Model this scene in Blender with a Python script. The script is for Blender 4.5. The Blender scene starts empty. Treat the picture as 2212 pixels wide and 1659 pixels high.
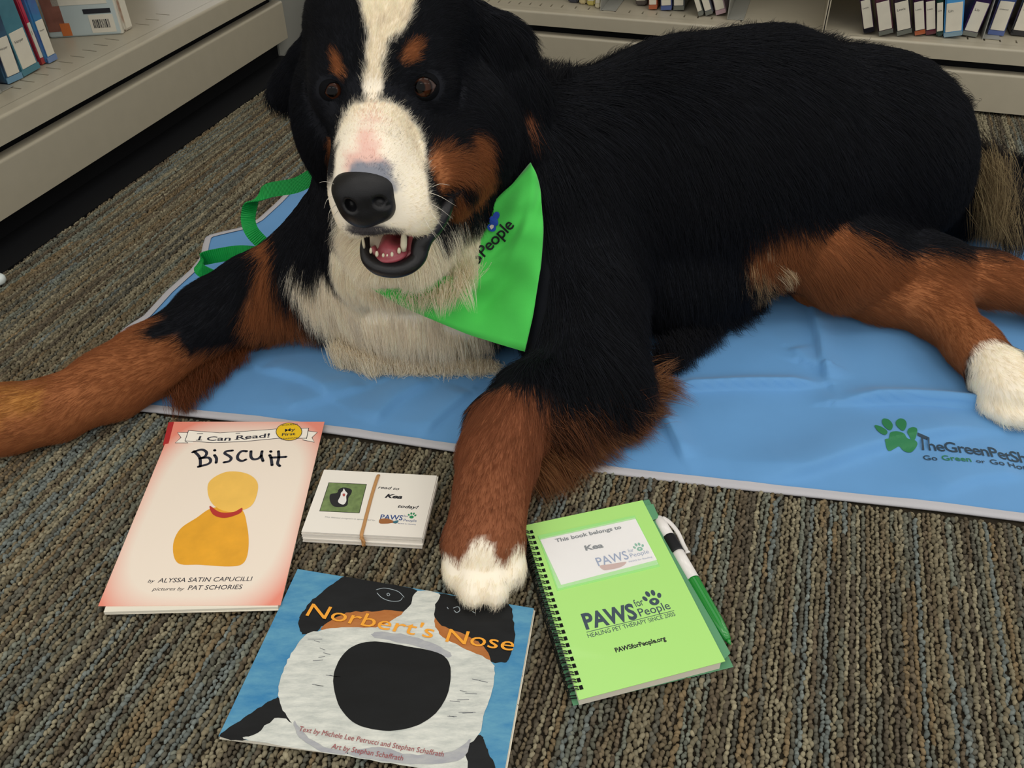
import bpy, bmesh, math, random
import numpy as np
from mathutils import Vector, Matrix
from mathutils.geometry import tessellate_polygon
from mathutils.bvhtree import BVHTree

random.seed(7)
rng = np.random.default_rng(11)
scene = bpy.context.scene
COL = scene.collection
PI = math.pi
HAIR = 1.0

# ------------------------------------------------------------------ camera
F_PX, PITCH, ROLL, CAM_H = 1886.68, 0.682038, -0.0159532, 0.59856
W_PX, H_PX = 2212, 1659
_c, _s = math.cos(PITCH), math.sin(PITCH)
FWD = np.array([0, _c, -_s])
_R0 = np.array([1.0, 0, 0]); _U0 = np.array([0, _s, _c])
RGT = _R0 * math.cos(ROLL) + _U0 * math.sin(ROLL)
UPV = -_R0 * math.sin(ROLL) + _U0 * math.cos(ROLL)
EYE = np.array([0, 0, CAM_H])
cam_d = bpy.data.cameras.new('camera')
cam_d.sensor_width = 36.0
cam_d.lens = F_PX / W_PX * 36.0
cam_d.clip_start = 0.01
cam = bpy.data.objects.new('camera', cam_d)
COL.objects.link(cam)
cam.matrix_world = Matrix(((RGT[0], UPV[0], -FWD[0], 0), (RGT[1], UPV[1], -FWD[1], 0),
                           (RGT[2], UPV[2], -FWD[2], CAM_H), (0, 0, 0, 1)))
scene.camera = cam

# ------------------------------------------------------------------ light, exposure
scene.view_settings.view_transform = 'Standard'
scene.view_settings.look = 'None'
scene.view_settings.gamma = 1.0
scene.view_settings.use_curve_mapping = False
scene.view_settings.exposure = 0.16
world = bpy.data.worlds.new('library_ambient')
scene.world = world
world.use_nodes = True
world.node_tree.nodes['Background'].inputs[0].default_value = (1.0, 0.98, 0.94, 1)
world.node_tree.nodes['Background'].inputs[1].default_value = 0.8
def area_light(name, loc, sx, sy, power, col=(1, 0.94, 0.84)):
    d = bpy.data.lights.new(name, 'AREA'); d.shape = 'RECTANGLE'
    d.size = sx; d.size_y = sy; d.energy = power; d.color = col
    o = bpy.data.objects.new(name, d); COL.objects.link(o); o.location = loc
    return o
for lx in (-1.2, 0.6, 2.4):
    for ly in (-1.6, 0.4, 2.4):
        area_light('ceiling_light', (lx, ly, 2.65), 1.15, 0.55, 5.5)

# ------------------------------------------------------------------ pixel helpers (a ray of the photograph met with a real plane)
def _ray(px, py):
    return FWD + RGT * ((px - W_PX / 2) / F_PX) - UPV * ((py - H_PX / 2) / F_PX)
def G(px, py, z=0.0):
    d = _ray(px, py); return EYE + d * ((z - CAM_H) / d[2])
def A(px, py, y):
    d = _ray(px, py); return EYE + d * (y / d[1])
def proj(P):
    d = np.asarray(P) - EYE
    z = d @ FWD
    return W_PX / 2 + F_PX * (d @ RGT) / z, H_PX / 2 - F_PX * (d @ UPV) / z

# ------------------------------------------------------------------ materials
def lin(c):
    if isinstance(c, str):
        c = tuple(int(c[i:i + 2], 16) / 255 for i in (0, 2, 4))
    return tuple((x / 12.92 if x <= 0.04045 else ((x + 0.055) / 1.055) ** 2.4) for x in c[:3])
def mat(name, color, rough=0.6, spec=0.3, metal=0.0, coat=0.0, sheen=0.0, trans=0.0, noise=None, bump=None, alpha=1.0):
    m = bpy.data.materials.new(name); m.use_nodes = True
    nt = m.node_tree; b = nt.nodes['Principled BSDF']
    c = lin(color)
    b.inputs['Base Color'].default_value = (*c, 1)
    b.inputs['Roughness'].default_value = rough
    b.inputs['Specular IOR Level'].default_value = spec
    b.inputs['Metallic'].default_value = metal
    b.inputs['Coat Weight'].default_value = coat
    b.inputs['Sheen Weight'].default_value = sheen
    b.inputs['Transmission Weight'].default_value = trans
    b.inputs['Alpha'].default_value = alpha
    tc = nt.nodes.new('ShaderNodeTexCoord')
    if noise:
        sc, amt = noise[0], noise[1]
        n = nt.nodes.new('ShaderNodeTexNoise'); n.inputs['Scale'].default_value = sc; n.inputs['Detail'].default_value = 6
        mp = nt.nodes.new('ShaderNodeMapping')
        if len(noise) > 2: mp.inputs['Scale'].default_value = noise[2]
        nt.links.new(tc.outputs['Object'], mp.inputs[0]); nt.links.new(mp.outputs[0], n.inputs['Vector'])
        r = nt.nodes.new('ShaderNodeMapRange'); r.inputs[1].default_value = .25; r.inputs[2].default_value = .75
        r.inputs[3].default_value = 1 - amt; r.inputs[4].default_value = 1 + amt
        nt.links.new(n.outputs['Fac'], r.inputs[0])
        mx = nt.nodes.new('ShaderNodeVectorMath'); mx.operation = 'SCALE'; mx.inputs[0].default_value = c
        nt.links.new(r.outputs[0], mx.inputs['Scale']); nt.links.new(mx.outputs[0], b.inputs['Base Color'])
    if bump:
        sc, st, di = bump[:3]
        n = nt.nodes.new('ShaderNodeTexNoise'); n.inputs['Scale'].default_value = sc; n.inputs['Detail'].default_value = 4
        nt.links.new(tc.outputs['Object'], n.inputs['Vector'])
        bp = nt.nodes.new('ShaderNodeBump'); bp.inputs['Strength'].default_value = st; bp.inputs['Distance'].default_value = di
        nt.links.new(n.outputs['Fac'], bp.inputs['Height']); nt.links.new(bp.outputs[0], b.inputs['Normal'])
    return m
def attr_mat(name, attr, rough=0.6, spec=0.3, kind='GEOMETRY', bump=None, sheen=0.0):
    m = mat(name, (0.5, 0.5, 0.5), rough, spec, bump=bump, sheen=sheen)
    nt = m.node_tree
    a = nt.nodes.new('ShaderNodeAttribute'); a.attribute_name = attr; a.attribute_type = kind
    nt.links.new(a.outputs['Color'], nt.nodes['Principled BSDF'].inputs['Base Color'])
    return m

# ------------------------------------------------------------------ object helpers
def tag(o, label=None, cat=None, group=None, kind=None):
    if label: o['label'] = label
    if cat: o['category'] = cat
    if group: o['group'] = group
    if kind: o['kind'] = kind
    return o
def link_mesh(name, me, m, parent=None, smooth=False):
    if m is not None and not me.materials: me.materials.append(m)
    if smooth: me.shade_smooth()
    o = bpy.data.objects.new(name, me); COL.objects.link(o)
    if parent is not None: o.parent = parent
    return o
def empty(name, loc=(0, 0, 0), rz=0.0):
    o = bpy.data.objects.new(name, None); COL.objects.link(o); o.location = loc; o.rotation_euler = (0, 0, rz)
    o.empty_display_size = 0.02
    return o
def pydata(name, vs, fs, m, parent=None, smooth=False):
    me = bpy.data.meshes.new(name); me.from_pydata([tuple(v) for v in vs], [], [tuple(f) for f in fs]); me.update()
    return link_mesh(name, me, m, parent, smooth)
def bm_obj(name, bm, m, parent=None, smooth=False):
    me = bpy.data.meshes.new(name); bm.normal_update(); bm.to_mesh(me); bm.free()
    return link_mesh(name, me, m, parent, smooth)
def box_bm(bm, x0, x1, y0, y1, z0, z1, bev=0.0, M=None):
    r = bmesh.ops.create_cube(bm, size=1.0)
    vs = r['verts']
    for v in vs:
        v.co = Vector(((x0 + x1) / 2 + v.co.x * (x1 - x0), (y0 + y1) / 2 + v.co.y * (y1 - y0), (z0 + z1) / 2 + v.co.z * (z1 - z0)))
    if bev:
        es = list({e for v in vs for e in v.link_edges})
        r = bmesh.ops.bevel(bm, geom=es, offset=bev, segments=2, affect='EDGES')
        vs = list({v for f in r['faces'] for v in f.verts} | {v for v in vs if v.is_valid})
    if M is not None:
        for v in vs: v.co = M @ v.co
def box(name, x0, x1, y0, y1, z0, z1, m, parent=None, bev=0.0, smooth=False):
    bm = bmesh.new(); box_bm(bm, x0, x1, y0, y1, z0, z1, bev)
    return bm_obj(name, bm, m, parent, smooth)
def tube(name, pts, rad, m, parent=None, seg=10, caps=True, flat=None, link=True):
    pts = [Vector(p) for p in pts]; n = len(pts)
    rad = rad if hasattr(rad, '__len__') else [rad] * n
    vs, fs = [], []
    up = Vector((0, 0, 1)); 
    for i, p in enumerate(pts):
        t = (pts[min(i + 1, n - 1)] - pts[max(i - 1, 0)]).normalized()
        if i == 0:
            a = t.cross(up)
            if a.length < 1e-3: a = t.cross(Vector((1, 0, 0)))
            a.normalize()
        else:
            a = (a - t * a.dot(t)).normalized()
        b = t.cross(a)
        for k in range(seg):
            th = 2 * PI * k / seg
            vs.append(p + a * (math.cos(th) * rad[i]) + b * (math.sin(th) * rad[i] * (flat or 1)))
    for i in range(n - 1):
        for k in range(seg):
            k2 = (k + 1) % seg
            fs.append((i * seg + k, i * seg + k2, (i + 1) * seg + k2, (i + 1) * seg + k))
    if caps:
        fs.append(tuple(range(seg - 1, -1, -1))); fs.append(tuple((n - 1) * seg + k for k in range(seg)))
    return pydata(name, vs, fs, m, parent, True)
def cr(pts, n=8, closed=False):
    P = [np.array(p, float) for p in pts]; out = []
    N = len(P); rngi = range(N) if closed else range(N - 1)
    for i in rngi:
        if closed: p0, p1, p2, p3 = P[(i - 1) % N], P[i], P[(i + 1) % N], P[(i + 2) % N]
        else: p0, p1, p2, p3 = P[max(i - 1, 0)], P[i], P[i + 1], P[min(i + 2, N - 1)]
        for k in range(n):
            t = k / n
            out.append(0.5 * ((2 * p1) + (-p0 + p2) * t + (2 * p0 - 5 * p1 + 4 * p2 - p3) * t * t + (-p0 + 3 * p1 - 3 * p2 + p3) * t ** 3))
    if not closed: out.append(P[-1])
    return out

# flat print: meshes a tenth of a millimetre above the paper they are printed on
def flat_poly(name, pix, z, m, parent=None, smooth=True, n=6, inv=None, rough=0.0):
    pts = cr(pix, n, True) if smooth else [np.array(p, float) for p in pix]
    if rough:
        pts = [p + np.array([random.uniform(-rough, rough), random.uniform(-rough, rough)]) for p in pts]
    w = [Vector(G(p[0], p[1], z)) for p in pts]
    tri = tessellate_polygon([w])
    if inv: w = [inv @ v for v in w]
    fs = []
    for t in tri:
        a, b, c = w[t[0]], w[t[1]], w[t[2]]
        fs.append(t if (b - a).cross(c - a).z > 0 else (t[0], t[2], t[1]))
    return pydata(name, w, fs, m, parent)
def stroke_faces(pts, w, vs, fs, zfun):
    """ribbon strokes with round ends, pts 2-D"""
    pts = [np.array(p, float) for p in pts]
    n = len(pts); base = len(vs)
    for i, p in enumerate(pts):
        t = pts[min(i + 1, n - 1)] - pts[max(i - 1, 0)]; t /= (np.linalg.norm(t) + 1e-12)
        nn = np.array([-t[1], t[0]]); ww = (w[i] if hasattr(w, '__len__') else w) / 2
        for q in (p + nn * ww, p - nn * ww): vs.append((q[0], q[1], zfun(q)))
    for i in range(n - 1):
        a = base + 2 * i; fs.append((a, a + 1, a + 3, a + 2))
    for e in (0, n - 1):
        ww = (w[e] if hasattr(w, '__len__') else w) / 2; c = len(vs)
        for k in range(10):
            q = pts[e] + ww * np.array([math.cos(k * PI / 5), math.sin(k * PI / 5)]); vs.append((q[0], q[1], zfun(q)))
        fs.append(tuple(range(c, c + 10)))
def strokes(name, lines, w, z, m, parent=None, inv=None, smooth=True):
    """lines in photograph pixels laid on the plane z; w in metres"""
    vs, fs = [], []
    for L in lines:
        P = [G(p[0], p[1], z)[:2] for p in (cr(L, 6) if smooth and len(L) > 2 else L)]
        stroke_faces(P, w, vs, fs, lambda q: z)
    if inv: vs = [inv @ Vector(v) for v in vs]
    o = pydata(name, vs, fs, m, parent)
    return o
_txt_cache = {}
def text_geo(body, shear=0.0, bold=0.0, spacing=1.0):
    key = (body, shear, bold, spacing)
    if key in _txt_cache: return _txt_cache[key]
    cu = bpy.data.curves.new('t', 'FONT'); cu.body = body; cu.shear = shear; cu.offset = bold; cu.space_character = spacing
    cu.resolution_u = 3
    ob = bpy.data.objects.new('t', cu); COL.objects.link(ob)
    dg = bpy.context.evaluated_depsgraph_get()
    me = bpy.data.meshes.new_from_object(ob.evaluated_get(dg))
    V = np.array([v.co[:] for v in me.vertices]); Fc = [tuple(p.vertices) for p in me.polygons]
    bpy.data.objects.remove(ob); bpy.data.curves.remove(cu); bpy.data.meshes.remove(me)
    _txt_cache[key] = (V, Fc); return V, Fc
def text_on(name, body, p0, p1, h, m, parent=None, inv=None, mapper=None, z=0.0, shear=0.0, bold=0.0, spacing=1.0, up=None):
    """text between two pixel points of its baseline, cap height h metres, on plane z (or through mapper)"""
    V, Fc = text_geo(body, shear, bold, spacing)
    x0, x1 = V[:, 0].min(), V[:, 0].max()
    a = G(p0[0], p0[1], z); b = G(p1[0], p1[1], z)
    u = (b - a)[:2]; L = np.linalg.norm(u); u = u / L; v = np.array([-u[1], u[0]]) if up is None else np.array(up)
    s = L / (x1 - x0); sv = h / 0.73
    pts = [(*(a[:2] + u * (q[0] - x0) * s + v * q[1] * sv), z) for q in V]
    if mapper: pts = [mapper(p) for p in pts]
    if inv: pts = [inv @ Vector(p) for p in pts]
    return pydata(name, pts, Fc, m, parent)

# ------------------------------------------------------------------ floor
YAW = math.radians(17.94)
DL = np.array([math.sin(YAW), math.cos(YAW)])       # carpet rows and the left bookcase run this way
DB = np.array([math.cos(YAW), -math.sin(YAW)])      # the back bookcase runs this way
m_backing = mat('carpet_backing', '2f2a22', 0.95, 0.05, noise=(300, .4))
floor = box('floor', -2.5, 3.0, -1.0, 3.4, -0.03, 0.0, m_backing); floor['kind'] = 'structure'

# mat frame on the floor
MA = G(281, 889, 0.0)[:2]; MB = G(2212, 1136, 0.0)[:2]
MU = (MB - MA) / np.linalg.norm(MB - MA); MV = np.array([-MU[1], MU[0]])
MAT_L, MAT_W = 1.25, 0.545
def to_mat(p):
    d = np.asarray(p)[..., :2] - MA
    return d @ MU, d @ MV

_nB = np.array([math.sin(YAW), math.cos(YAW)]); _nL = np.array([math.cos(YAW), -math.sin(YAW)])
CORNER = np.linalg.solve(np.array([_nB, _nL]), np.array([_nB @ np.array([0.864, 1.425]), _nL @ np.array([-0.587, 1.337])]))
def left_edge(v):   # wavy left edge of the mat
    return float(np.interp(v, [0, .05, .10, .129, .15, .16, .216, .27, .302, .33, .355, .367, .385, .41, .461, .533, .56], [0, -.035, -.068, -.084, -.078, -.073, -.073, -.067, -.069, -.080, -.088, -.074, -.050, -.037, -.031, -.027, -.028]))
def build_carpet():
    su, sv = 0.0040, 0.0034
    us = np.arange(-1.6, 1.9, su); vs = np.arange(-0.2, 2.3, sv)
    ctr = np.array([0.0, 0.0])
    I, J = np.meshgrid(np.arange(len(us)), np.arange(len(vs)), indexing='ij')
    u = us[I] + rng.normal(0, .00035, I.shape); v = vs[J] + rng.uniform(-.0009, .0009, I.shape) + (I % 2) * sv / 2
    x = DB[0] * u + DL[0] * v; y = DB[1] * u + DL[1] * v
    P = np.stack([x, y, np.zeros_like(x)], -1).reshape(-1, 3); row = I.reshape(-1); vv = v.reshape(-1)
    d = P - EYE; zc = d @ FWD; zc[zc < .05] = .05
    px = W_PX / 2 + F_PX * (d @ RGT) / zc; py = H_PX / 2 - F_PX * (d @ UPV) / zc
    mu, mv = to_mat(P)
    keep = (px > -420) & (px < W_PX + 420) & (py > -60) & (py < H_PX + 420) & (zc > .1)
    le_ = np.interp(mv, np.linspace(0, MAT_W, 60), [left_edge(q) for q in np.linspace(0, MAT_W, 60)])
    keep &= ~((mu > le_ + .001) & (mu < MAT_L) & (mv > -.003) & (mv < MAT_W + .002))
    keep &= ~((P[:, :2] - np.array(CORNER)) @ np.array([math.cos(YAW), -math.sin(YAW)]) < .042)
    keep &= (P @ np.array([DL[0], DL[1], 0])) < 1.64
    P, row, vv = P[keep], row[keep], vv[keep]
    pal = np.array([lin(c) for c in ('6b604d', '6e6653', '5f5546', '746c58', '7b7460', '66665a', '6f7267', '5b594f', '74654d', '564f43', '827b66', '696f6b')])
    r2 = np.random.default_rng(5)
    nrow = row.max() + 1; ncell = 60
    walk = np.zeros((nrow, ncell), int)
    for r in range(nrow):
        c = r2.integers(len(pal))
        for k in range(ncell):
            if r2.random() < .28: c = r2.integers(len(pal))
            walk[r, k] = c
    off = r2.uniform(0, 1, nrow)
    ci = walk[row, np.clip(((vv + .3) / .05 + off[row]).astype(int), 0, ncell - 1)]
    col = pal[ci] * r2.uniform(.7, 1.35, (len(P), 1))
    big = np.clip(r2.normal(0, .5, nrow), -1, 1)
    sc = (1 + .16 * big[row]) * r2.uniform(.85, 1.15, len(P))
    light = r2.random(len(P)) < .05
    col[light] *= 1.3
    me = bpy.data.meshes.new('carpet_points'); me.vertices.add(len(P)); me.vertices.foreach_set('co', P.astype(np.float32).ravel())
    ca = me.attributes.new('tint', 'FLOAT_COLOR', 'POINT'); ca.data.foreach_set('color', np.c_[col, np.ones(len(P))].astype(np.float32).ravel())
    ra = me.attributes.new('turn', 'FLOAT_VECTOR', 'POINT')
    rot = np.c_[r2.normal(0, .25, len(P)), r2.normal(0, .35, len(P)), -YAW + r2.normal(0, .45, len(P))]
    ra.data.foreach_set('vector', rot.astype(np.float32).ravel())
    sa = me.attributes.new('size', 'FLOAT', 'POINT'); sa.data.foreach_set('value', sc.astype(np.float32))
    # one yarn loop: a short arch of yarn
    vs2, fs2 = [], []
    n, seg = 5, 6
    for i in range(n):
        t = PI * i / (n - 1); cx, cz = -.0014 * math.cos(t), .0022 * math.sin(t) + .0004
        nx, nz = -math.cos(t), math.sin(t)
        rr = .00165 if i not in (0, n - 1) else .0012
        for k in range(seg):
            a = 2 * PI * k / seg
            vs2.append((math.cos(a) * rr, cx + nx * math.sin(a) * rr, cz + nz * math.sin(a) * rr))
    for i in range(n - 1):
        for k in range(seg):
            k2 = (k + 1) % seg; fs2.append((i * seg + k, i * seg + k2, (i + 1) * seg + k2, (i + 1) * seg + k))
    m_loop = attr_mat('carpet_yarn', 'tint', 0.9, 0.1, 'INSTANCER')
    lm = bpy.data.meshes.new('yarn_loop'); lm.from_pydata(vs2, [], fs2); lm.update(); lm.materials.append(m_loop); lm.shade_smooth()
    src = bpy.data.objects.new('yarn_loop', lm)   # referenced by the node group only, not linked
    me.materials.append(m_loop)
    ob = bpy.data.objects.new('carpet_pile', me); COL.objects.link(ob)
    tag(ob, 'striped olive, brown and grey-blue loop pile carpet under everything', 'carpet', kind='stuff')
    ng = bpy.data.node_groups.new('carpet_loops', 'GeometryNodeTree')
    ng.interface.new_socket('Geometry', in_out='INPUT', socket_type='NodeSocketGeometry')
    ng.interface.new_socket('Geometry', in_out='OUTPUT', socket_type='NodeSocketGeometry')
    N = ng.nodes; L = ng.links
    gi = N.new('NodeGroupInput'); go = N.new('NodeGroupOutput')
    oi = N.new('GeometryNodeObjectInfo'); oi.inputs['Object'].default_value = src; oi.inputs['As Instance'].default_value = True
    ip = N.new('GeometryNodeInstanceOnPoints')
    def named(nm, t):
        a = N.new('GeometryNodeInputNamedAttribute'); a.data_type = t; a.inputs['Name'].default_value = nm; return a
    a1 = named('turn', 'FLOAT_VECTOR'); a2 = named('size', 'FLOAT')
    e2r = N.new('FunctionNodeEulerToRotation')
    L.new(a1.outputs['Attribute'], e2r.inputs[0])
    L.new(gi.outputs[0], ip.inputs['Points']); L.new(oi.outputs['Geometry'], ip.inputs['Instance'])
    L.new(e2r.outputs[0], ip.inputs['Rotation']); L.new(a2.outputs['Attribute'], ip.inputs['Scale'])
    L.new(ip.outputs[0], go.inputs[0])
    md = ob.modifiers.new('loops', 'NODES'); md.node_group = ng
    print('carpet loops', len(P))
build_carpet()

# ------------------------------------------------------------------ bookcases
m_metal = mat('painted_metal', 'b3ab97', 0.38, 0.45, noise=(40, .03), bump=(900, .08, .0004))
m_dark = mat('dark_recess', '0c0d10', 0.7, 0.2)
m_plate = mat('divider_steel', '9a9a92', 0.4, 0.4)
m_slot = mat('slot_dark', '0b0b0b', 0.9, 0.1)

def frame_local(ob_mat, p): return ob_mat.inverted() @ Vector(p)

def shelf_top_mesh(x0, x1, y0, y1, z, th, slots, sl_y0, sl_y1, w, skew=0.0):
    """a steel shelf top with real slots cut through it"""
    vs, fs = [], []
    def q(a, b, c, d):
        i = len(vs); vs.extend([a, b, c, d]); fs.append((i, i + 1, i + 2, i + 3))
    q((x0, y0, z), (x1, y0, z), (x1, sl_y0, z), (x0, sl_y0, z))
    q((x0, sl_y1, z), (x1, sl_y1, z), (x1, y1, z), (x0, y1, z))
    cur = x0
    for s in slots:
        a, b = s - w / 2, s + w / 2
        q((cur, sl_y0, z), (a, sl_y0, z), (a, sl_y1, z), (cur, sl_y1, z))
        q((a, sl_y0, z), (a, sl_y0, z - .006), (a, sl_y1, z - .006), (a, sl_y1, z))
        q((b, sl_y0, z - .006), (b, sl_y0, z), (b, sl_y1, z), (b, sl_y1, z - .006))
        q((a, sl_y0, z), (b, sl_y0, z), (b, sl_y0, z - .006), (a, sl_y0, z - .006))
        q((a, sl_y1, z - .006), (b, sl_y1, z - .006), (b, sl_y1, z), (a, sl_y1, z))
        cur = b
    q((cur, sl_y0, z), (x1, sl_y0, z), (x1, sl_y1, z), (cur, sl_y1, z))
    return vs, fs

def lip_profile(bm_pts, x0, x1):
    n = len(bm_pts); vs = [(x0, p[0], p[1]) for p in bm_pts] + [(x1, p[0], p[1]) for p in bm_pts]
    fs = [(i, (i + 1) % n, n + (i + 1) % n, n + i) for i in range(n)]
    fs.append(tuple(range(n - 1, -1, -1))); fs.append(tuple(range(n, 2 * n)))
    return vs, fs

def arc(cy, cz, r, a0, a1, n=5):
    return [(cy + r * math.cos(math.radians(a0 + (a1 - a0) * i / n)), cz + r * math.sin(math.radians(a0 + (a1 - a0) * i / n))) for i in range(n + 1)]

def bookcase(name, label, org, rz, x0, x1, z0, zp, zl0, zl1, slots, depth=.30, units=(), sl=(.035, .052), tall=1.9):
    r = empty(name, org, rz); tag(r, label, 'bookcase')
    M = Matrix.Translation(Vector(org)) @ Matrix.Rotation(rz, 4, 'Z')
    # kick panel with rounded top edge
    pr = [(0.0, z0), (0.0, zp - .004)] + arc(.004, zp - .004, .004, 180, 90)[1:] + [(.02, zp), (.02, z0)]
    vs, fs = lip_profile(pr, x0, x1); pydata('kick_panel', vs, fs, m_metal, r)
    pr = [(0.0, zl0), (0.0, zl1 - .004)] + arc(.004, zl1 - .004, .004, 180, 90)[1:] + [(.022, zl1), (.022, zl1 - .002), (.004, zl1 - .004), (.003, zl0)]
    vs, fs = lip_profile(pr, x0, x1); pydata('shelf_lip', vs, fs, m_metal, r)
    vs, fs = shelf_top_mesh(x0, x1, .0215, depth, zl1, .002, slots, sl[0], sl[1], .0028); pydata('shelf_top', vs, fs, m_metal, r)
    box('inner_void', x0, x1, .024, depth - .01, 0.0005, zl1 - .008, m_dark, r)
    if tall > 0:
        box('back_panel', x0, x1, depth, depth + .012, 0.0, tall, m_metal, r)
        box('upper_shelf', x0, x1, .02, depth, .43, .45, m_metal, r)
        box('top_shelf', x0, x1, .02, depth, tall - .02, tall, m_metal, r)
    for u in units:
        b = bmesh.new(); box_bm(b, u - .0028, u - .0008, .0055, depth, zl0, tall if tall > 0 else .4)
        box_bm(b, u + .0008, u + .0028, .0055, depth, zl0, tall if tall > 0 else .4)
        bm_obj('upright', b, m_metal, r)
        box('gap_strip', u - .0008, u + .0008, .008, depth, zl0, tall if tall > 0 else .4, m_dark, r)
    return r, M

nB = np.array([math.sin(YAW), math.cos(YAW)])
pB = np.array([0.864, 1.425])
nL = np.array([math.cos(YAW), -math.sin(YAW)])
pL = np.array([-0.587, 1.337])
# corner of the two front planes
Mx = np.array([nB, nL]); corner = np.linalg.solve(Mx, np.array([nB @ pB, nL @ pL]))
ub = lambda p: float((np.asarray(p)[:2] - corner) @ DB)
ul = lambda p: float((np.asarray(p)[:2] - corner) @ DL)
ZB = (.010, .074, .090, .115)
ZL = (.040, .110, .126, .160)
slotsB = [ub(G(px, py, ZB[3])) for px, py in ((1215, 13), (1244, 16), (1272, 19), (1303, 21), (1330, 23), (1360, 25), (1389, 27), (1419, 29), (1449, 32), (1479, 34), (1508, 37), (1538, 39), (1602, 42), (1634, 44), (1666, 45), (1697, 46), (2090, 82), (2126, 86), (2160, 88), (2196, 92))]
stepB = .0207
slotsB = sorted(slotsB + [slotsB[0] - stepB * k for k in range(1, 10)])
postB = ub(G(1776, 92, ZB[3]))
case_back, MBK = bookcase('bookcase', 'putty-grey metal bookcase with slotted bottom shelf behind the dog', (corner[0], corner[1], 0), -YAW,
                          .10, 1.75, *ZB, slotsB, units=(postB,))
slotsL = [ul(G(px, py, ZL[3])) for px, py in ((22, 189), (54, 175), (85, 160), (109, 147), (136, 134), (155, 121), (181, 108), (205, 96), (230, 84), (300, 52), (325, 42), (350, 31))]
slotsL = sorted(slotsL)
case_left, MLF = bookcase('bookcase', 'putty-grey metal bookcase running along the left side of the photo', (corner[0], corner[1], 0), PI / 2 - YAW,
                          -1.35, -.045, *ZL, slotsL, sl=(.045, .072), units=())
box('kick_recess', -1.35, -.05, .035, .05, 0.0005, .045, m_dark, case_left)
box('shade_strip', -1.35, -.05, -.042, .05, 0.0005, .0046, m_dark, case_left)  # dark strip on the floor, stands in for shade along the left bookcase
box('corner_post', -.052, .10, .02, .05, 0.0, 1.15, m_plate, case_left)

# ------------------------------------------------------------------ shelf books
m_paper = mat('paper', 'e8e2d2', 0.7, 0.2)
m_label = mat('white_label', 'd9d3c2', 0.45, 0.4, noise=(60, .05))
m_ink = mat('black_ink', '23242a', 0.5, 0.3)
def jacket(name, c1, c2=None, sc=25):
    m = mat(name, c1, 0.22, 0.5, coat=.5)
    if c2:
        nt = m.node_tree; tc = nt.nodes.new('ShaderNodeTexCoord'); n = nt.nodes.new('ShaderNodeTexNoise'); n.inputs['Scale'].default_value = sc
        rp = nt.nodes.new('ShaderNodeValToRGB'); rp.color_ramp.elements[0].position = .42; rp.color_ramp.elements[1].position = .6
        rp.color_ramp.elements[0].color = (*lin(c1), 1); rp.color_ramp.elements[1].color = (*lin(c2), 1)
        nt.links.new(tc.outputs['Object'], n.inputs['Vector']); nt.links.new(n.outputs['Fac'], rp.inputs[0])
        nt.links.new(rp.outputs[0], nt.nodes['Principled BSDF'].inputs['Base Color'])
    return m
_jk = {}
def jk(c1, c2=None):
    if (c1, c2) not in _jk: _jk[(c1, c2)] = jacket('jacket_' + c1, c1, c2)
    return _jk[(c1, c2)]
def shelf_book(case, M, zs, pa, pb, h, depth, lean, jack, label, group, lab=(.012, .062), words=None, lab_w=.86, foot=None, fwd=0.0):
    """a spine between two pixels of its foot on the shelf; lean in the shelf's plane, radians"""
    a = M.inverted() @ Vector(G(pa[0], pa[1], zs)); b = M.inverted() @ Vector(G(pb[0], pb[1], zs))
    w = abs(b.x - a.x); x = min(a.x, b.x); y = min(a.y, b.y) + fwd
    r = empty('book', M @ Vector((x + w / 2, y, zs + .0006)), M.to_euler().z)
    r.rotation_euler = (0, 0, M.to_euler().z)
    tag(r, label, 'book', group)
    R = Matrix.Rotation(lean, 4, 'Y')
    # tilt about the lower corner that touches the shelf
    zmin = -abs(math.sin(lean)) * w / 2
    T = Matrix.Translation((0, 0, -zmin)) @ R
    bm = bmesh.new(); box_bm(bm, -w / 2, w / 2, 0, depth, 0, h, min(.0025, w * .2), T); bm_obj('jacket', bm, jack, r)
    bm = bmesh.new(); box_bm(bm, -w / 2 * .8, w / 2 * .8, .004, depth + .001, .004, h + .001, 0, T); bm_obj('page_block', bm, m_paper, r)
    bm = bmesh.new(); box_bm(bm, -w / 2 * lab_w, w / 2 * lab_w, -.0008, .001, lab[0], lab[1], .0004, T); bm_obj('spine_label', bm, m_label, r)
    if foot:
        bm = bmesh.new(); box_bm(bm, -w / 2 * .95, w / 2 * .95, -.0005, .001, .001, lab[0] - .001, 0, T); bm_obj('foot_band', bm, foot, r)
    if words:
        V, Fc = text_geo(words, 0, .0, 1.0)
        wd = V[:, 0].max() - V[:, 0].min(); s = min(w * lab_w * .6 / wd, .0062); cz = lab[0] + (lab[1] - lab[0]) * .72
        pts = [T @ Vector(((q[0] - V[:, 0].min()) * s - w * lab_w * .36, -.00095, cz + (q[1] - .2) * s)) for q in V]
        pydata('lettering', pts, Fc, m_ink, r)
    return r
gB = 'books on the bottom shelf behind the dog'
purple = jk('2a1c38', '5a3a52'); black = jk('17181f', '2a2430')
zb, zl = ZB[3], ZL[3]
f_gray = jk('6d7068'); f_blue = jk('4b5f96'); f_or = jk('a85a38')
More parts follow.
